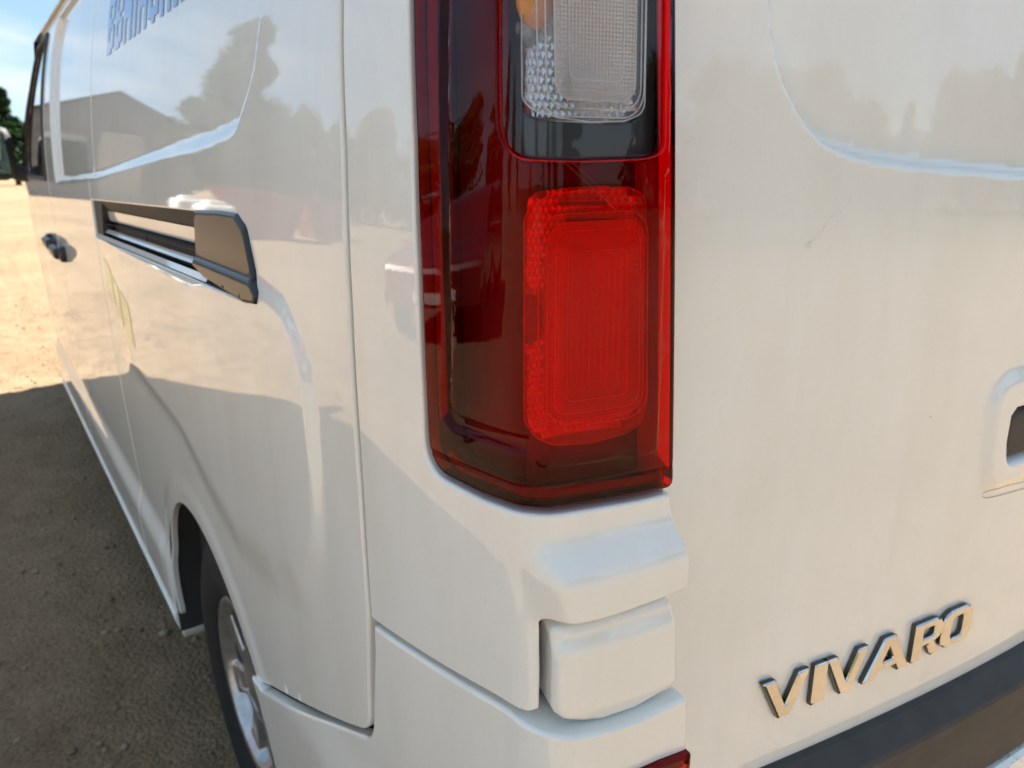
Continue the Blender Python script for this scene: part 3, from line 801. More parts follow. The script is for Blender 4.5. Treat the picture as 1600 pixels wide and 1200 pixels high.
# ---- rear bumper: corner and side
def bump_feat(s, z):
    g = smoothstep((s - 0.556) / 0.052)
    return 0.018 * g + 0.010 * smoothstep((0.80 - z) / 0.15)
arch2 = [(ARC_C[0] + ARC_R * math.cos(a), ARC_C[1] + ARC_R * math.sin(a)) for a in np.radians(np.linspace(35.5, -6, 14))]
btop = spline([(0.360, 0.9715), (0.429, 0.982), (0.488, 0.990), (0.545, 0.9975), (0.575, 0.9985), (0.598, 0.9945), (0.631, 0.9900), (0.659, 0.9893), (0.683, 0.9912), (0.693, 0.9922)], 4)
lowseam2 = [(p[0] + 0.004, p[1] - 0.0068) for p in lowseam]
bo = lowseam2[1:] + list(map(tuple, rounded([(0.21, 0.752), (0.332, 0.814), (0.359, 0.93)], [0, 0.053, 0])[1:-1])) + [(0.357, 0.94)] + btop + \
     list(map(tuple, rounded([(0.690, 0.992), (0.7060, 0.9945), (0.7090, 0.944)], [0, 0.008, 0])[1:])) + [(0.7115, 0.32), (0.69, 0.30), (-0.07, 0.30)] + arch2[::-1]
bumper = panel('rear_bumper', bo, body, M['paint'], van, feat=bump_feat, edge=0.0042, skirt=0.012, res=(0.010, 0.012), fine=0.005, thr=0.00002, estep=0.006, nring=5)
# horizontal ledge behind the bumper's top edge
V = []; bt = [p for p in btop if p[0] > 0.50]
for s, z in bt:
    fz = float(bump_feat(np.array(s), np.array(z)))
    for t, dz in ((-0.0045, -0.0008), (-0.012, 0.0008), (-0.030, 0.003), (-0.055, 0.004)):
        p = body(s, z, fz + t); V.append((p[0], p[1], z + dz - 0.0015))
obj('bumper_ledge', V, [(i * 4 + j, (i + 1) * 4 + j, (i + 1) * 4 + j + 1, i * 4 + j + 1) for i in range(len(bt) - 1) for j in range(3)], M['paint'], bumper, smooth=True)
# reflector lamp low in the bumper corner
RF = rounded([(0.630, 0.80), (0.7095, 0.79), (0.7085, 0.9405), (0.680, 0.9425), (0.648, 0.9415), (0.630, 0.928)], [0.01, 0.003, 0.002, 0, 0.008, 0.01])
rl = panel('bumper_reflector', RF, body, M['housing'], bumper, off=0.0015, edge=0.001, skirt=0.003, res=0.01, feat=bump_feat)
panel('outer_lens', RF, body, M['shell'], rl, off=0.0065, edge=0.003, skirt=0.004, res=0.008, feat=bump_feat)
panel('reflex_strip', rounded([(0.6995, 0.80), (0.7080, 0.80), (0.7070, 0.929), (0.6995, 0.926)], 0.002), body, M['redstrip'], rl, off=0.0025, edge=0.0005, skirt=0.0005, res=0.01, feat=bump_feat)
panel('red_lens', rounded([(0.645, 0.80), (0.694, 0.80), (0.694, 0.924), (0.660, 0.924), (0.645, 0.90)], [0.01, 0.01, 0.012, 0.02, 0.01]), body, M['redprism'], rl, off=0.0030, edge=0.0012, skirt=0.0012, res=0.008, feat=bump_feat)

# ---- tail lamp
def inset(poly, d):
    P = densify(np.asarray(poly, float), 0.006)
    if area(P) < 0: P = P[::-1]
    return P + offdir(P)[1] * d
lamp = panel('tail_lamp', inset(LAMP, 0.003), body, M['housing'], van, off=-0.036, edge=0.001, skirt=0.002, res=(0.006, 0.02))
# side wall of the housing
lo_ = inset(LAMP, 0.0025); n = len(lo_)
V = np.vstack([body(lo_[:, 0], lo_[:, 1], -0.036), body(lo_[:, 0], lo_[:, 1], -0.010)])
obj('housing_wall', V, [(i, (i + 1) % n, n + (i + 1) % n, n + i) for i in range(n)], M['housing'], lamp, smooth=True)
CB = rounded([(0.5563, 1.4125), (0.6044, 1.4105), (0.6524, 1.4115), (0.6691, 1.4139), (0.6658, 1.5045), (0.6579, 1.7119), (0.545, 1.72), (0.5531, 1.5020)], [0.025, 0, 0, 0.014, 0, 0.02, 0.02, 0])
UCH_OUT = rounded([(0.492, 1.2165), (0.5753, 1.2191), (0.5949, 1.2213), (0.5946, 1.7415), (0.478, 1.75), (0.488, 1.512), (0.4945, 1.389), (0.4965, 1.271)], [0.016, 0, 0, 0, 0, 0, 0, 0])
UCH_IN = rounded([(0.501, 1.2285), (0.5753, 1.2289), (0.5949, 1.2310), (0.5946, 1.7415), (0.487, 1.75), (0.497, 1.512), (0.5035, 1.389), (0.5055, 1.271)], [0.014, 0, 0, 0, 0, 0, 0, 0])
def shell_feat(s, z):
    wr = 1 - smoothstep((s - 0.568) / 0.014)
    a = sdf(s, z, UCH_OUT); b = sdf(s, z, UCH_IN)
    f = wr * (-0.0045 * smoothstep((a + 0.001) / 0.0045) + 0.0060 * smoothstep((b + 0.0015) / 0.0050))
    # rear facing part: raised field with its own rim lines
    c = sdf(s, z, REARF)
    f = f + 0.0012 * smoothstep((c + 0.0006) / 0.0016)
    # moulded line along the foot
    f = f - 0.0007 * np.exp(-((z - FOOTZ(s)) / 0.0011) ** 2)
    return f
FOOTZ = lambda s: 1.1925 + 0 * s
REARF = rounded([(0.5815, 1.2088), (0.6753, 1.2055), (0.6706, 1.4003), (0.6734, 1.4042), (0.6636, 1.7410), (0.5809, 1.7440)], [0.006, 0.006, 0, 0, 0, 0])
outer = panel('outer_lens', LAMP, body, M['shell'], lamp, feat=shell_feat, holes=[CB], edge=0.004, skirt=0.010, res=(0.004, 0.012), fine=0.0018, thr=0.00003, estep=0.004, hole_edge=0.0015, nring=5)
panel('clear_cover', CB, body, M['clearshell'], lamp, off=-0.0015, edge=0.0015, skirt=0.001, res=(0.004, 0.012), estep=0.004)
panel('smoked_surround', inset(CB, -0.004), body, M['greyhousing'], lamp, off=-0.012, edge=0.001, skirt=0.003, res=(0.005, 0.015), holes=[rounded([(0.5719, 1.4377), (0.5867, 1.4335), (0.6428, 1.4314), (0.6600, 1.4363), (0.6581, 1.5035), (0.6522, 1.6925), (0.5686, 1.6973), (0.5711, 1.4991)], [0.014, 0.02, 0.02, 0.012, 0, 0.02, 0.02, 0])])
CL = rounded([(0.5724, 1.4456), (0.5807, 1.4380), (0.5958, 1.4344), (0.6178, 1.4319), (0.6428, 1.4329), (0.6586, 1.4383), (0.6576, 1.5035), (0.6522, 1.6925), (0.5702, 1.6970), (0.5716, 1.4991)], [0.008, 0.02, 0.02, 0.03, 0.01, 0.010, 0, 0.02, 0.02, 0])
panel('clear_lens', CL, body, M['clearclear'], lamp, off=-0.0085, edge=0.0016, skirt=0.008, res=0.006, estep=0.003)
def bead(name, polys, off, mat, parent, w=0.00045):
    """moulded ridges that run along closed outlines on the lens"""
    V = []; F = []
    for pl in polys:
        P = densify(np.asarray(pl, float), 0.004)
        if area(P) < 0: P = P[::-1]
        q = offdir(P)[1]; n = len(P); b0 = len(V)
        for d_, h_ in ((-w, 0), (0, w * 1.3), (w, 0)):
            V += list(body((P + q * d_)[:, 0], (P + q * d_)[:, 1], off + h_))
        for k_ in range(2):
            F += [(b0 + k_ * n + i, b0 + k_ * n + (i + 1) % n, b0 + (k_ + 1) * n + (i + 1) % n, b0 + (k_ + 1) * n + i) for i in range(n)]
    return obj(name, V, F, mat, parent, smooth=True)
CR = [rounded(p_, r_) for p_, r_ in (([(0.5837, 1.4360), (0.6570, 1.4353), (0.6546, 1.6924), (0.5789, 1.6953)], 0.016), ([(0.5886, 1.4408), (0.6545, 1.4402), (0.6512, 1.6827), (0.5840, 1.6844)], 0.013),
      ([(0.5940, 1.4456), (0.6504, 1.4451), (0.6474, 1.6730), (0.5894, 1.6737)], 0.011), ([(0.6034, 1.4573), (0.6413, 1.4568), (0.6388, 1.6633), (0.5995, 1.6635)], 0.006))]
panel('prism_field', CR[2], body, M['clearprism'], lamp, off=-0.0072, edge=0.0006, skirt=0.0006, res=0.006, estep=0.003)
bead('lens_ridge', CR + [inset(CL, 0.0008)], -0.0070, M['whitebead'], lamp)
def facet_field(name, poly, off, parent, mat, p=0.0050, h=0.0018, bowl=0.014, cz_=1.30):
    """reflector wall made of small staggered pyramids"""
    lo, hi = np.min(poly, 0), np.max(poly, 0); V = []; F = []; r = np.random.default_rng(5)
    cs, cz = (lo + hi) / 2; row = 0
    ga, gb = np.arange(lo[0], hi[0] + p, p / 2), np.arange(lo[1], hi[1] + p, p); A_, B_ = np.meshgrid(ga, gb); D_ = sdf(A_, B_, poly)
    mask = lambda s_, z_: D_[min(len(gb) - 1, int(round((z_ - lo[1]) / p))), min(len(ga) - 1, int(round((s_ - lo[0]) / (p / 2))))] > 0
    z = lo[1]
    while z < hi[1]:
        s = lo[0] + (p / 2 if row % 2 else 0)
        while s < hi[0]:
            if mask(s, z):
                def dep(a, b): return off + bowl * (((a - cs) / (hi[0] - lo[0]) * 2) ** 2 * 0.6 + ((b - cz_) / 0.085) ** 2 * (0.7 if abs(b - cz_) < 0.1 else 0) + (0.97 if abs(b - cz_) >= 0.1 else 0))
                q = [(s - p / 2, z - p / 2), (s + p / 2, z - p / 2), (s + p / 2, z + p / 2), (s - p / 2, z + p / 2)]
                b0 = len(V)
                for a_, b_ in q: V.append(body(a_, b_, dep(a_, b_)))
                V.append(body(s + r.normal() * p * .08, z + p * 0.12, dep(s, z) + h))
                F += [(b0 + i, b0 + (i + 1) % 4, b0 + 4) for i in range(4)]
            s += p
        z += p; row += 1
    return obj(name, V, F, mat, parent)
facet_field('clear_reflector', inset(CL, 0.001), -0.031, lamp, M['facet'], cz_=1.505)
panel('reflector_back', CL, body, M['facet'], lamp, off=-0.0325, edge=0.001, skirt=0.001, res=0.01)
# amber bulb and its holder in the clear chamber
def ell(name, c, r, mat, parent, n=16, m_=10, axis_=None):
    V = []; F = []
    for j in range(m_ + 1):
        th = math.pi * j / m_
        for i in range(n):
            ph = 2 * math.pi * i / n; V.append((c[0] + r[0] * math.sin(th) * math.cos(ph), c[1] + r[1] * math.sin(th) * math.sin(ph), c[2] + r[2] * math.cos(th)))
    for j in range(m_):
        for i in range(n): F.append((j * n + i, (j + 1) * n + i, (j + 1) * n + (i + 1) % n, j * n + (i + 1) % n))
    return obj(name, V, F, mat, parent, smooth=True)
pb = body(0.5845, 1.503, -0.0185); ell('amber_bulb', pb, (0.0135, 0.0085, 0.0175), M['amber'], lamp)
pb = body(0.577, 1.487, -0.022); ell('bulb_holder', pb, (0.0075, 0.0075, 0.0105), M['socket'], lamp)
RD = rounded([(0.5740, 1.3744), (0.5792, 1.3849), (0.5923, 1.3905), (0.6140, 1.3929), (0.6466, 1.3939), (0.6605, 1.3881), (0.6634, 1.3467), (0.6691, 1.2483), (0.6653, 1.2274), (0.6514, 1.2215), (0.6226, 1.2185), (0.5940, 1.2213), (0.5823, 1.2270), (0.5740, 1.2391)],
             [0.008, 0.012, 0.02, 0.03, 0.012, 0.010, 0, 0, 0.010, 0.012, 0.03, 0.02, 0.012, 0.010])
panel('red_lens', RD, body, M['redclear'], lamp, off=-0.0075, edge=0.0016, skirt=0.006, res=0.006, estep=0.003)
RR_ = [rounded(p_, r_) for p_, r_ in (([(0.5834, 1.2336), (0.6682, 1.2337), (0.6624, 1.3779), (0.5834, 1.3772)], 0.016), ([(0.5887, 1.2386), (0.6648, 1.2381), (0.6596, 1.3725), (0.5887, 1.3719)], 0.013),
      ([(0.5940, 1.2432), (0.6610, 1.2429), (0.6567, 1.3671), (0.5940, 1.3666)], 0.010), ([(0.6029, 1.2520), (0.6504, 1.2517), (0.6466, 1.3535), (0.6029, 1.3530)], 0.004))]
panel('prism_field', RR_[1], body, M['redprism'], lamp, off=-0.0062, edge=0.0006, skirt=0.0006, res=0.006, estep=0.003)
bead('lens_ridge', RR_ + [inset(RD, 0.0008)], -0.0058, M['redbead'], lamp, 0.00028)
V = []; F = []
for q in np.arange(0.6055, 0.6450, 0.0046):
    b0 = len(V); zz = np.linspace(1.257, 1.351, 10); ds = (1.345 - zz) * 0.045
    for k_ in range(3): V += list(body(q + ds * 0 + (k_ - 1) * 0.0004, zz, -0.0056 + (0.0004 if k_ == 1 else 0)))
    F += [(b0 + k_ * 10 + i, b0 + (k_ + 1) * 10 + i, b0 + (k_ + 1) * 10 + i + 1, b0 + k_ * 10 + i + 1) for k_ in range(2) for i in range(9)]
obj('lens_flutes', V, F, M['redprism'], lamp, smooth=True)
# fine scratches in the outer lens
V = []; F = []
for (a_, b_), (c_, d_) in (((0.5958, 1.4090), (0.6332, 1.3788)), ((0.6015, 1.4085), (0.6236, 1.3910)), ((0.6409, 1.3886), (0.6524, 1.3730))):
    b0 = len(V); t = np.linspace(0, 1, 10)
    for k_ in (0, 0.00028): V += list(body(a_ + (c_ - a_) * t, b_ + (d_ - b_) * t + k_, 0.0013 + 0.0002))
    F += [(b0 + i, b0 + i + 1, b0 + 11 + i, b0 + 10 + i) for i in range(9)]
obj('scratches', V, F, M['brownstrip'], lamp)
bead('lens_ridge', [inset(CB, -0.0015)], -0.0035, M['redbead'], lamp, 0.0005)
facet_field('red_reflector', inset(RD, 0.001), -0.031, lamp, M['facet'])
# bright upright trough behind the inner edge, plain darker chamber floor beyond it, two dark bracket bars
V = []; F = []; zz = np.linspace(1.243, 1.356, 14); aa = np.linspace(-75, 75, 11)
for z_ in zz:
    for a_ in aa: V.append(body(0.5985 + 0.0085 * math.sin(rad(a_)), z_, -0.0140 - 0.0105 * math.cos(rad(a_)) + 1.2 * (z_ - 1.285) ** 2))
k = len(aa)
obj('reflector_trough', V, [(i * k + j, i * k + j + 1, (i + 1) * k + j + 1, (i + 1) * k + j) for i in range(len(zz) - 1) for j in range(k - 1)], M['facet'], lamp, smooth=True)
panel('chamber_floor', rounded([(0.6085, 1.232), (0.662, 1.230), (0.655, 1.375), (0.6085, 1.375)], 0.006), body, M['cavity'], lamp, off=-0.0175, edge=0.002, skirt=0.008, res=0.008, feat=lambda s, z: -0.005 * np.exp(-((s - 0.634) / 0.012) ** 2 - ((z - 1.30) / 0.05) ** 2))
for z_, s0_, s1_ in ((1.3835, 0.600, 0.634), (1.3725, 0.605, 0.642)):
    panel('bracket_bar', rounded([(s0_, z_ - 0.0016), (s1_, z_ - 0.0022), (s1_, z_ + 0.0010), (s0_, z_ + 0.0014)], 0.0005), body, M['under'], lamp, off=-0.0110, edge=0.0004, skirt=0.004, res=0.01, estep=0.004)
panel('reflector_back', RD, body, M['facet'], lamp, off=-0.0325, edge=0.001, skirt=0.001, res=0.01)
pb = body(0.5795, 1.308, -0.0165); ell('stop_bulb', pb, (0.0075, 0.0075, 0.0175), M['bulbred'], lamp)
# coloured rims seen through the lens edge
panel('reflex_strip', rounded([(0.6777, 1.2016), (0.6899, 1.1861), (0.6806, 1.3467), (0.6720, 1.5054), (0.6598, 1.7313), (0.6512, 1.7314), (0.6624, 1.5055), (0.6711, 1.3467)], 0.001), body, M['redstrip'], lamp, off=-0.0030, edge=0.0006, skirt=0.0006, res=0.01)
panel('reflex_strip', rounded([(0.4775, 1.215), (0.4885, 1.225), (0.4870, 1.30), (0.481, 1.40), (0.470, 1.51), (0.455, 1.74), (0.446, 1.74), (0.457, 1.51), (0.469, 1.40), (0.4755, 1.30)], 0.001), body, M['brownstrip'], lamp, off=-0.009, edge=0.0006, skirt=0.0006, res=0.01)
panel('foot_strip', rounded([(0.500, 1.1805), (0.5808, 1.1816), (0.5986, 1.1804), (0.6878, 1.1769), (0.6849, 1.1841), (0.5986, 1.1892), (0.5808, 1.1905), (0.505, 1.189), (0.490, 1.196), (0.485, 1.190)], 0.001), body, M['footstrip'], lamp, off=-0.009, edge=0.0006, skirt=0.0006, res=0.01)

# ---- rear door
DREC = np.array([(0.277, 1.527), (0.281, 1.504), (0.286, 1.486), (0.294, 1.47), (0.308, 1.451), (0.324, 1.434), (0.345, 1.42), (0.368, 1.4125), (0.399, 1.4065), (0.474, 1.399), (0.623, 1.390), (0.80, 1.384), (0.915, 1.384), (0.93, 1.40), (0.93, 1.82), (0.90, 1.85), (0.33, 1.85), (0.29, 1.82), (0.274, 1.60)])
HND = rounded([(0.636, 1.048), (0.93, 1.048), (0.93, 1.180), (0.622, 1.180)], 0.035)
HPIT = rounded([(0.664, 1.073), (0.90, 1.073), (0.90, 1.143), (0.657, 1.143)], 0.016)
def door_feat(u, z):
    f = -0.015 * smoothstep((sdf(u, z, DREC) + 0.002) / 0.014)
    f = f + 0.007 * smoothstep((sdf(u, z, HND) + 0.014) / 0.026)
    f = f - 0.022 * smoothstep((sdf(u, z, HPIT) + 0.002) / 0.010)
    return f
rdoor = panel('rear_door', rounded([(0.185, 0.70), (0.974, 0.70), (0.974, 1.90), (0.185, 1.90)], 0.02), door, M['paint'], van, feat=door_feat, edge=0.004, skirt=0.025, res=0.012, fine=0.0045, estep=0.01)
panel('rear_door', rounded([(0.982, 0.70), (1.771, 0.70), (1.771, 1.90), (0.982, 1.90)], 0.02), door, M['paint'], van, edge=0.004, skirt=0.025, res=0.03, estep=0.02)
panel('door_handle', rounded([(0.662, 1.080), (0.88, 1.080), (0.88, 1.137), (0.659, 1.137)], 0.014), door, M['black'], rdoor, off=0.004, edge=0.008, skirt=0.020, res=0.01, estep=0.005, nring=5)

# scratch below the handle and, higher up, glints painted on as tiny white flakes
pts = np.array(spline([(0.7249, 1.0397), (0.684, 1.0438), (0.6526, 1.0443), (0.64, 1.0416), (0.6488, 1.0356), (0.6809, 1.0323), (0.7281, 1.0299)], 6))
V = []; n = len(pts)
for k_ in (0, 0.0006): V += list(door(pts[:, 0], pts[:, 1] + k_, 0.0006 + door_feat(pts[:, 0], pts[:, 1])))
obj('scratch', V, [(i, i + 1, n + i + 1, n + i) for i in range(n - 1)], M['seam'], rdoor)
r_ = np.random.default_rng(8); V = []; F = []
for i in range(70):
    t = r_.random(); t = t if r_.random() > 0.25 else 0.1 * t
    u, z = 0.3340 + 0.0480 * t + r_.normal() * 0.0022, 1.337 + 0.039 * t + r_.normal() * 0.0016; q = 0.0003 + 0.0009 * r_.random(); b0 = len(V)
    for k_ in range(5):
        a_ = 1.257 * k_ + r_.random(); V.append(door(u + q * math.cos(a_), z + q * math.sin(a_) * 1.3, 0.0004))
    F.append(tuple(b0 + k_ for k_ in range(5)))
obj('painted_glints', V, F, M['glint'], rdoor)

# ---- chrome lettering: V I V A R O
BL, HT = 0.8525, 0.0500
def bar(*q): return [tuple(p) for p in q]
def letter(outline, x0, w, holes=()):
    m_ = lambda L: np.array([(x0 + p[0] * w, BL + p[1] * HT) for p in L])
    return m_(outline), [m_(h) for h in holes]
Vs = [(0, 1), (0.27, 1), (0.52, 0.30), (0.76, 1), (1, 1), (0.64, 0), (0.40, 0)]
As = [(0, 0), (0.37, 1), (0.62, 1), (1, 0), (0.75, 0), (0.68, 0.19), (0.31, 0.19), (0.245, 0)]
Ah = [(0.38, 0.38), (0.49, 0.72), (0.61, 0.38)]
def rr_poly(x0, y0, x1, y1, r): return [tuple(p) for p in rounded([(x0, y0), (x1, y0), (x1, y1), (x0, y1)], r, 6)]
Rs = [(0, 0), (0, 1), (0.70, 1), (0.88, 0.94), (0.97, 0.82), (0.97, 0.58), (0.88, 0.45), (0.74, 0.39), (1.0, 0), (0.68, 0), (0.47, 0.36), (0.29, 0.36), (0.29, 0)]
Rh = [(0.29, 0.55), (0.60, 0.55), (0.69, 0.60), (0.69, 0.76), (0.60, 0.81), (0.29, 0.81)]
Os = rr_poly(0.0, 0.0, 1, 1, 0.30); Oh = rr_poly(0.30, 0.21, 0.70, 0.79, 0.12)
for oc, x0, w, hs in ((Vs, 0.323, 0.062, ()), ([(0, 0), (1, 0), (1, 1), (0, 1)], 0.3925, 0.0185, ()), (Vs, 0.4085, 0.062, ()), (As, 0.4680, 0.0740, (Ah,)), (Rs, 0.5475, 0.0500, (Rh,)), (Os, 0.5965, 0.0570, (Oh,))):
    ol, hl = letter(oc, x0, w, hs)
    panel('badge_letter', ol, door, M['chrome'], rdoor, off=0.0076, holes=hl, edge=0.0016, skirt=0.0048, res=0.01, estep=0.004, sharp=True, skirt_mat=M['chromeside'])

# ---- black step pad on the bumper, muddy white bumper face under it
def profile_strip(name, prof, us, mat, parent, bulge=0.0):
    """sweep a (rearwards offset, z) profile along the door curve"""
    V = []; k = len(prof)
    for u in us:
        for o, z in prof: V.append(door(u, 0.78, o) * np.array([1, 1, 0]) + np.array([0, 0, z]))
    F = [(i * k + j, (i + 1) * k + j, (i + 1) * k + j + 1, i * k + j + 1) for i in range(len(us) - 1) for j in range(k - 1)]
    F = [f[::-1] for f in F]
    F += [tuple(range(k)), tuple((len(us) - 1) * k + j for j in range(k))[::-1]]
    return obj(name, V, F, mat, parent, smooth=False)
us = np.linspace(0.335, 1.62, 60)
step = profile_strip('step_pad', [(-0.03, 0.790), (0.001, 0.789), (0.008, 0.7865), (0.026, 0.7700), (0.0300, 0.7665), (0.0325, 0.761), (0.0350, 0.72), (0.0345, 0.660), (0.031, 0.656), (-0.03, 0.656)], us, M['black'], van)
profile_strip('bumper_face', [(-0.03, 0.653), (0.036, 0.653), (0.042, 0.648), (0.046, 0.61), (0.046, 0.42), (0.03, 0.36), (-0.03, 0.35)], np.linspace(0.27, 1.69, 60), M['paint_dirty'], van)

# ---- wheels
def make_wheel(y, x=0.135):
    w = empty('wheel', (x, y, 0.338)); w.parent = van
    prof = [(-0.080, 0.190), (-0.096, 0.207), (-0.108, 0.245), (-0.106, 0.290), (-0.097, 0.318), (-0.082, 0.331), (-0.05, 0.338), (0.05, 0.338), (0.082, 0.331), (0.10, 0.30), (0.10, 0.24), (0.08, 0.205)]
    n = 64; V = []; F = []; k = len(prof)
    for i in range(n):
        a = 2 * math.pi * i / n
        for x, r_ in prof:
            V.append((x, r_ * math.cos(a), r_ * math.sin(a)))
    for i in range(n):
        for j in range(k - 1):
            F.append((i * k + j, i * k + j + 1, ((i + 1) % n) * k + j + 1, ((i + 1) % n) * k + j))
    ty = obj('tyre', V, F, M['rubber'], w, smooth=True)
    # steel wheel trim: dished rim, ring of seven spokes with openings
    def trim(r, a):
        sp = np.cos(7 * a)
        x = -0.070 - 0.018 * np.exp(-((r - 0.192) / 0.012) ** 2) + 0.010 * np.exp(-(r / 0.06) ** 2) - 0.02 * np.exp(-(r / 0.045) ** 2)
        win = smoothstep((sp - 0.05) / 0.35) * smoothstep((r - 0.085) / 0.02) * smoothstep((0.172 - r) / 0.015)
        x = x + 0.012 * smoothstep((sp + 0.5) / 0.6) * smoothstep((r - 0.07) / 0.03) * smoothstep((0.182 - r) / 0.02)
        return x, win
    nr, na = 46, 280; V = []; F = []; keep = []
    rs_ = np.linspace(0.004, 0.200, nr)
    AA, RR = np.meshgrid(2 * math.pi * np.arange(na) / na, rs_); XX, keep = trim(RR, AA)
    V = np.stack([XX, RR * np.cos(AA), RR * np.sin(AA)], -1).reshape(-1, 3); keep = keep.ravel().tolist()
    for j in range(nr - 1):
        for i in range(na):
            q = (j * na + i, j * na + (i + 1) % na, (j + 1) * na + (i + 1) % na, (j + 1) * na + i)
            if sum(keep[t] for t in q) < 3.0: F.append(q[::-1])
    rim = obj('rim', V, F, M['silver'], w, smooth=True)
    md = rim.modifiers.new('thick', 'SOLIDIFY'); md.thickness = 0.006; md.offset = -1
    b = MB(); b.tube([(-0.03, 0, 0), (0.06, 0, 0)], [0.178, 0.178], 32); b.build('brake_drum', M['darkmetal'], w, True)
    return w
make_wheel(1.06, 0.150)
make_wheel(4.56, 0.19)
# wheel arch liners
for y, x0_ in ((1.06, 0.0), (4.56, 0.07)):
    V = []; F = []; n = 30
    for i in range(n + 1):
        a = math.pi * 1.14 * i / n - 0.22
        for x in (0.006, 0.10, 0.42): V.append((x + x0_, y + 0.392 * math.cos(a), 0.37 + 0.392 * math.sin(a)))
    for i in range(n):
        for j in range(2): F.append((i * 3 + j, (i + 1) * 3 + j, (i + 1) * 3 + j + 1, i * 3 + j + 1))
    F2 = len(V)
    for i in range(n + 1):
        a = math.pi * 1.14 * i / n - 0.22; V.append((0.42, y + 0.392 * math.cos(a), 0.37 + 0.392 * math.sin(a)))
    F.append(tuple(range(F2, F2 + n + 1)))
    obj('wheel_arch_liner', V, F, M['under'], van, smooth=True)

# ---- blue vinyl lettering high on the side (only the lower ends of the letters are in the picture), green mark lower down
def decal(name, poly, mat, parent, lift=0.0008):
    return panel(name, poly, body, mat, parent, feat=side_feat, off=lift, edge=0.0003, skirt=0.0003, res=0.03, estep=0.02, nring=1)
zt0, zb0 = 1.745, 1.629
def vb(a, b, lo=0.0, hi=1.0): return rounded([(a, zb0 + (zt0 - zb0) * lo), (b, zb0 + (zt0 - zb0) * lo), (b, zb0 + (zt0 - zb0) * hi), (a, zb0 + (zt0 - zb0) * hi)], 0.002)
def glyph(x0, w, st): return [(x0 + a * w, x0 + b * w, lo, hi) for a, b, lo, hi in st]
gB = [(0, .36, 0, 1), (.36, .72, 0, .2), (.36, .72, .42, .6), (.36, .72, .8, 1), (.72, 1, .08, .47), (.72, 1, .55, .93)]
gU = [(0, .34, 0.08, 1), (.66, 1, 0.08, 1), (.34, .66, 0, .22)]
gI = [(0, 1, 0, 1)]
gL = [(0, .42, 0, 1), (.42, 1, 0, .22)]
gN = [(0, .33, 0, 1), (.67, 1, 0, 1), (.33, .67, .35, .68)]
gH = [(0, .33, 0, 1), (.67, 1, 0, 1), (.33, .67, .40, .60)]
x = -0.965
for w, gl in ((0.085, gB), (0.085, gB), (0.085, gN), (0.030, gI), (0.080, gN), (0.080, gU), (0.075, gH), (0.030, gI), (0.075, gN)):
    V = []; F = []
    for a, b, lo, hi in glyph(x, w, gl):
        b0 = len(V); zz = np.linspace(zb0 + (zt0 - zb0) * lo, zb0 + (zt0 - zb0) * hi, 7)
        for z in zz:
            for s_ in (a, b): V.append(body(s_, z, float(side_feat(np.array(s_), np.array(z))) + 0.0010))
        F += [(b0 + 2 * i, b0 + 2 * i + 1, b0 + 2 * i + 3, b0 + 2 * i + 2) for i in range(6)]
    obj('vinyl_letter', V, F, M['blue'], quarter, smooth=True)
    x += w + 0.017
for a, b, lo, hi in ((-1.14, -1.03, 1.09, 1.19), (-1.01, -0.92, 1.06, 1.16), (-0.90, -0.80, 1.03, 1.14)):
    decal('vinyl_mark', rounded([(a, lo), (b, lo - 0.01), (b, hi - 0.02), (a, hi)], 0.01), M['green'], quarter)

# ================================================================== yard around the van (seen in its paintwork)
def gz(x, y): return float(gheight(np.array(float(x)), np.array(float(y))))

# ---- barn with a roller shutter
barn = empty('farm_building', (-5.6, 43, 0), rad(-4))
tag(barn, 'grey gabled farm building with cream roller shutter, mirrored in the van side', 'building')
hw, he, hp, dp = 3.9, 4.6, 6.3, 11.0
V = [(-hw, 0, -0.3), (hw, 0, -0.3), (hw, 0, he), (0, 0, hp), (-hw, 0, he)]
V = V + [(p[0], dp, p[2]) for p in V]
obj('wall', V, [(0, 1, 2, 3, 4), (9, 8, 7, 6, 5), (1, 6, 7, 2), (5, 0, 4, 9)], M['barn'], barn)
for sx in (-1, 1):
    a, b = np.array([0, 0, hp + 0.06]), np.array([sx * (hw + 0.3), 0, he - 0.05])
    V = [(a[0], -0.35, a[2]), (b[0], -0.35, b[2]), (b[0], dp + .3, b[2]), (a[0], dp + .3, a[2])]
    V = V + [(p[0], p[1], p[2] + 0.09) for p in V]
    obj('roof_slope', V, [(0, 1, 2, 3), (7, 6, 5, 4), (0, 4, 5, 1), (1, 5, 6, 2), (2, 6, 7, 3), (3, 7, 4, 0)], M['barnroof'], barn)
sh = MB(); sh.box((-0.65, -0.05, 2.0), (2.0, 0.06, 4.0)); shut = sh.build('roller_shutter', M['shutter'], barn)
for i in range(17):
    q = MB(); q.box((-0.65, -0.10, 0.15 + i * 0.235), (1.94, 0.035, 0.17)); q.build('slat', M['shutter'], shut)
q = MB(); q.box((2.3, -0.04, 2.7), (0.55, 0.07, 0.85)); q.build('window', M['windowdark'], barn)

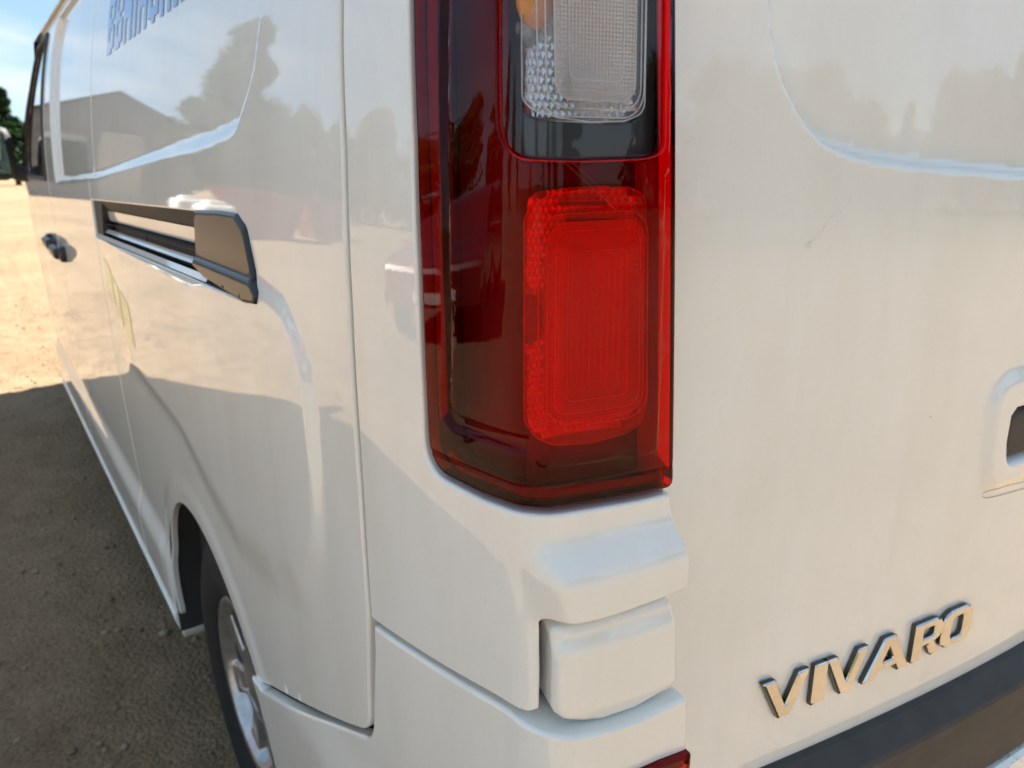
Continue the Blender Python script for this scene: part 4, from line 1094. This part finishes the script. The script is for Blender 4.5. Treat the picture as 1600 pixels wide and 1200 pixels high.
# ---- trees
def tree_mesh(seed, H, R, leaf, nl=5200, conifer=False, ls=0.22, z0=0.22):
    r = np.random.default_rng(seed)
    tb = MB()
    if conifer:
        tb.tube([(0, 0, -0.2), (0, 0, H * 0.5), (0, 0, H * 0.97)], [0.18, 0.11, 0.02], 8)
    else:
        bend = r.normal(0, 0.15, 2)
        tb.tube([(0, 0, -0.2), (bend[0] * .4, bend[1] * .4, H * 0.2), (bend[0], bend[1], H * 0.5), (bend[0], bend[1], H * 0.8)], [0.035 * H, 0.026 * H, 0.018 * H, 0.006 * H], 9)
    blobs = []
    if conifer:
        for i in range(60):
            t = r.random() ** 0.8; z = H * (0.10 + 0.88 * t); rad_ = R * (1 - t) * (0.7 + 0.5 * r.random()); a = r.random() * 6.283
            blobs.append((rad_ * math.cos(a) * .6, rad_ * math.sin(a) * .6, z, max(0.12, rad_ * 0.55), max(.10, rad_ * 0.25)))
    else:
        for i in range(52):
            a = r.random() * 6.283; t = z0 + (1 - z0) * r.random(); w = math.sin(math.pi * min(1, (t - z0 + 0.12) / (1.1 - z0)) ** 0.8)
            rr2 = R * (0.25 + 0.75 * w) * math.sqrt(r.random())
            c = (rr2 * math.cos(a), rr2 * math.sin(a), H * t * 0.93); br = R * (0.24 + 0.22 * r.random())
            blobs.append((*c, br, br * 0.75))
            if i % 3 == 0:
                tb.tube([(bend[0] * .8, bend[1] * .8, H * min(0.62, t * 0.6)), (c[0] * .6, c[1] * .6, c[2] * .85), c], [0.011 * H, 0.007 * H, 0.003 * H], 6)
    V = []; F = []
    per = nl // len(blobs)
    for bx_, by_, bz_, br, bh in blobs:
        d = r.normal(size=(per, 3)); d /= np.linalg.norm(d, axis=1)[:, None]; rr3 = (0.55 + 0.5 * r.random((per, 1)) ** 0.6)
        P = np.array([bx_, by_, bz_]) + d * rr3 * np.array([br, br, bh])
        nn = r.normal(size=(per, 3)); nn[:, 2] += 0.5; nn /= np.linalg.norm(nn, axis=1)[:, None]
        aa = np.cross(nn, r.normal(size=(per, 3))); aa /= np.linalg.norm(aa, axis=1)[:, None]; bb = np.cross(nn, aa)
        s_ = ls * (0.5 + r.random((per, 1))); k = len(V)
        Q = np.stack([P - aa * s_, P + bb * s_ * .45, P + aa * s_, P - bb * s_ * .45], 1).reshape(-1, 3)
        V += Q.tolist(); F += [(k + 4 * i, k + 4 * i + 1, k + 4 * i + 2, k + 4 * i + 3) for i in range(per)]
    return tb, V, F, leaf
def make_tree(name, spec):
    tb, V, F, leaf = spec
    t = empty(name)
    tb.build('trunk', M['bark'], t, True); obj('crown', V, F, M[leaf], t)
    return t
def copy_tree(o, parent=None):
    c = o.copy(); COL.objects.link(c); c.parent = parent
    for ch_ in list(o.children): copy_tree(ch_, c)
    return c
protos = {
    'big': make_tree('broadleaf_tree', tree_mesh(1, 11.5, 2.7, 'leaf_b', 12000, ls=0.24, z0=0.12)),
    'round': make_tree('broadleaf_tree', tree_mesh(2, 6.2, 2.6, 'leaf_a', 5200, ls=0.20, z0=0.10)),
    'olive': make_tree('broadleaf_tree', tree_mesh(3, 7.4, 3.2, 'leaf_b', 6200, ls=0.22, z0=0.08)),
    'conifer': make_tree('conifer_tree', tree_mesh(4, 6.0, 2.0, 'leaf_c', 4200, conifer=True, ls=0.18)),
}
used = set()
def place(kind, az, dist, scale, label, group, rz=0.0, sxy=1.0):
    o = protos[kind] if kind not in used else copy_tree(protos[kind]); used.add(kind)
    x, y = dist * math.sin(rad(az)), dist * math.cos(rad(az))
    o.location = (x, y, gz(x, y)); o.scale = (scale * sxy, scale * sxy, scale); o.rotation_euler = (0, 0, rz)
    tag(o, label, 'tree', group); return o
G1 = 'trees along the edge of the yard ahead of the van'
place('big', -15.2, 40, 1.0, 'tallest olive-green tree, right beside the grey farm building in the side reflection', G1)
place('conifer', 2.6, 62, 1.05, 'dark conifer at the left picture edge above the door mirror', G1)
place('conifer', 0.4, 70, 1.25, 'dark conifer behind the door mirror, just left of the picture edge one', G1, 2.0)
place('round', -7.3, 62, 1.18, 'small round tree peeping over the ridge of the grey farm building', G1, 1.0, 0.55)
place('round', -10.9, 52, 0.95, 'low round tree between the grey farm building and the tallest tree', G1, 2.5)
place('olive', -18.5, 46, 1.0, 'bushy olive tree just behind the tallest tree in the side reflection', G1, 0.7)
place('olive', -23.0, 52, 1.10, 'wide hazy tree mirrored beside the seam of the rear quarter panel', G1, 2.2)
place('round', -28.0, 50, 1.15, 'rounded green tree mirrored in the white strip left of the tail lamp', G1, 4.0)
place('olive', -33.5, 46, 1.15, 'spreading tree mirrored right at the left edge of the tail lamp', G1, 5.1)
place('round', -41.0, 44, 1.2, 'dense green tree mirrored in the dark left face of the tail lamp', G1, 0.3)
place('big', -51.0, 42, 0.8, 'high crowned tree mirrored at the corner of the tail lamp', G1, 1.9)
place('olive', -66.0, 40, 1.0, 'broad tree off to the left of the yard, facing the lamp corner', G1, 3.3)
place('round', -92.0, 40, 1.2, 'round tree far left of the van, level with its rear end', G1, 3.0)
G2 = 'trees behind the van mirrored in its rear door'
for i, (kind, az, dist, sc, lab) in enumerate((
        ('olive', 104, 46, 1.1, 'broad tree behind the van, well to the right of the rear door'),
        ('round', 109, 42, 1.2, 'dense tree mirrored beyond the right picture edge of the rear door'),
        ('olive', 113, 44, 1.05, 'wide tree mirrored at the right picture edge of the rear door'),
        ('conifer', 117, 40, 1.45, 'tallest spiky conifer mirrored right of centre in the rear door recess'),
        ('round', 120, 43, 1.15, 'dense tree just left of the tallest conifer in the rear door'),
        ('olive', 123.5, 41, 1.0, 'tree mirrored above the crease of the rear door'),
        ('conifer', 127, 42, 1.2, 'smaller conifer mirrored in the middle of the rear door recess'),
        ('round', 129.5, 44, 1.1, 'round tree left of the smaller conifer in the rear door recess'),
        ('olive', 133, 46, 0.95, 'low tree mirrored just inside the bend of the rear door recess'),
        ('conifer', 136.5, 44, 0.95, 'little conifer mirrored on the bend of the rear door recess'),
        ('round', 140, 44, 0.95, 'tree mirrored just outside the bend of the rear door recess'),
        ('olive', 144.5, 43, 1.05, 'spreading tree mirrored between recess bend and tail lamp'),
        ('round', 148.5, 42, 1.25, 'taller round tree mirrored in the rear door near the tail lamp'),
        ('olive', 153, 42, 1.1, 'tree mirrored in the rear door right next to the tail lamp'),
        ('big', 168, 45, 0.8, 'tall tree straight behind the van, opposite the tail lamp'),
        ('round', -174, 36, 1.25, 'dense green tree behind the van, opposite the door mirror'),
        ('round', -160, 44, 1.2, 'round tree behind the van, left of the one opposite the mirror'),
        ('olive', -130, 42, 1.1, 'tree far behind the van on its left'))):
    place(kind, az, dist, sc, lab, G2, i * 1.3)

# ---- open red skips in the yard
def skip(x, y, rz, label, L_=3.2, W_=1.7, H_=1.35, mat='redpaint'):
    t = empty('skip', (x, y, gz(x, y)), rz); tag(t, label, 'skip', 'red skips across the yard')
    def hull(ins, z0):
        return [(-L_ / 2 + .75 + ins, -W_ / 2 + ins, z0), (L_ / 2 - .75 - ins, -W_ / 2 + ins, z0), (L_ / 2 - .75 - ins, W_ / 2 - ins, z0), (-L_ / 2 + .75 + ins, W_ / 2 - ins, z0),
                (-L_ / 2 + ins, -W_ / 2 + ins, H_), (L_ / 2 - ins, -W_ / 2 + ins, H_), (L_ / 2 - ins, W_ / 2 - ins, H_), (-L_ / 2 + ins, W_ / 2 - ins, H_)]
    V = hull(0, 0) + hull(0.06, 0.06)
    side = [(0, 1, 5, 4), (1, 2, 6, 5), (2, 3, 7, 6), (3, 0, 4, 7)]
    F = [(3, 2, 1, 0)] + side + [tuple(8 + i for i in f[::-1]) for f in side] + [(8, 9, 10, 11)] + [(4 + i, 4 + (i + 1) % 4, 12 + (i + 1) % 4, 12 + i) for i in range(4)]
    obj('tub', V, F, M[mat], t)
    for sx in (-1, 0, 1):
        q = MB(); q.box((sx * 0.7, -W_ / 2 - 0.03, H_ / 2), (0.08, 0.06, H_)); q.build('rib', M[mat], t)
    q = MB(); q.box((0, -W_ / 2 - 0.02, H_), (L_ + .06, 0.08, 0.10)); q.build('rim_rail', M[mat], t)
    return t
skip(-6.4, 19.5, rad(20), 'red skip nearest the tall tree in the side reflection')
skip(-9.6, 21.0, rad(-12), 'red skip further left, beside the first skip')
# ---- white bulk bags
for x, y, lab in ((-4.7, 19.0, 'white bulk bag standing in front of the farm building'), (-5.2, 24.0, 'white bulk bag set back between building and skips')):
    q = MB(); q.box((0, 0, 0.45), (0.9, 0.9, 0.9), 0.14); q.box((0, 0, 0.93), (0.5, 0.5, 0.14), 0.06)
    t = q.build('bulk_bag', M['whitebag'], None, True); t.location = (x, y, gz(x, y)); tag(t, lab, 'bag', 'white bulk bags in the yard')

# ---- dark red hatchback parked to the left
car = empty('parked_car', (-5.6, 5.3, gz(-5.6, 5.3)), rad(62))
tag(car, 'dark red hatchback parked left of the van, mirrored in the tail lamp', 'car')
prof = [(-1.95, 0.42), (-1.98, 0.62), (-1.90, 0.86), (-1.05, 1.00), (-0.35, 1.40), (0.75, 1.46), (1.50, 1.30), (1.86, 0.95), (1.94, 0.60), (1.90, 0.36)]
P = np.array(spline(prof, 5)); V = []; F = []; k = len(P); xs = [-0.84, -0.82, -0.70, 0.70, 0.82, 0.84]
for j, x in enumerate(xs):
    for p in P:
        tw = 0.16 * max(0, (p[1] - 0.92) / 0.54); sg = -1 if x < 0 else 1
        V.append((x - sg * tw, p[0], p[1] - (0.10 if j in (0, 5) else 0.02 if j in (1, 4) else 0) * (1 if p[1] > 0.9 else 0.3)))
for j in range(5):
    for i in range(k - 1): F.append((j * k + i, j * k + i + 1, (j + 1) * k + i + 1, (j + 1) * k + i))
F += [tuple(range(k))[::-1], tuple(5 * k + i for i in range(k))]
obj('body', V, F, M['carred'], car, smooth=False)
for sx in (-1, 1):
    for y0, y1 in ((-0.75, 0.15), (0.22, 1.25)):
        pts = [(y0 + (0.10 if y0 < 0 else 0), 0.97), (y1, 0.99), (y1 - (0.0 if y0 < 0 else 0.15), 1.31), (max(y0, -0.30), 1.33)]
        tw = lambda z: 0.845 - 0.16 * max(0, (z - 0.92) / 0.54) + 0.004
        V = [(sx * tw(z), y, z) for y, z in pts] + [(sx * (tw(z) - 0.03), y, z) for y, z in pts]
        obj('window', V, [(0, 1, 2, 3), (7, 6, 5, 4), (0, 4, 5, 1), (1, 5, 6, 2), (2, 6, 7, 3), (3, 7, 4, 0)], M['carglass'], car)
    for y in (-1.25, 1.25):
        q = MB(); q.tube([(sx * 0.66, y, 0.31), (sx * 0.86, y, 0.31)], [0.31, 0.31], 24); wh = q.build('wheel', M['rubber'], car, False)
        q = MB(); q.tube([(sx * 0.80, y, 0.31), (sx * 0.866, y, 0.31)], [0.20, 0.19], 20); q.build('rim', M['silver'], wh, False)
    q = MB(); q.box((sx * 0.60, -1.90, 0.72), (0.34, 0.14, 0.15), 0.04); q.build('headlight', M['lampclear'], car, True)
    q = MB(); q.box((sx * 0.84, -1.55, 0.74), (0.05, 0.18, 0.07), 0.015); q.build('indicator', M['lamporange'], car, True)
    q = MB(); q.box((sx * 0.93, -0.62, 1.00), (0.17, 0.09, 0.12), 0.03); q.build('door_mirror', M['carred'], car, True)
q = MB(); q.box((0, -1.985, 0.52), (0.52, 0.02, 0.11)); q.build('number_plate', M['whitebag'], car)
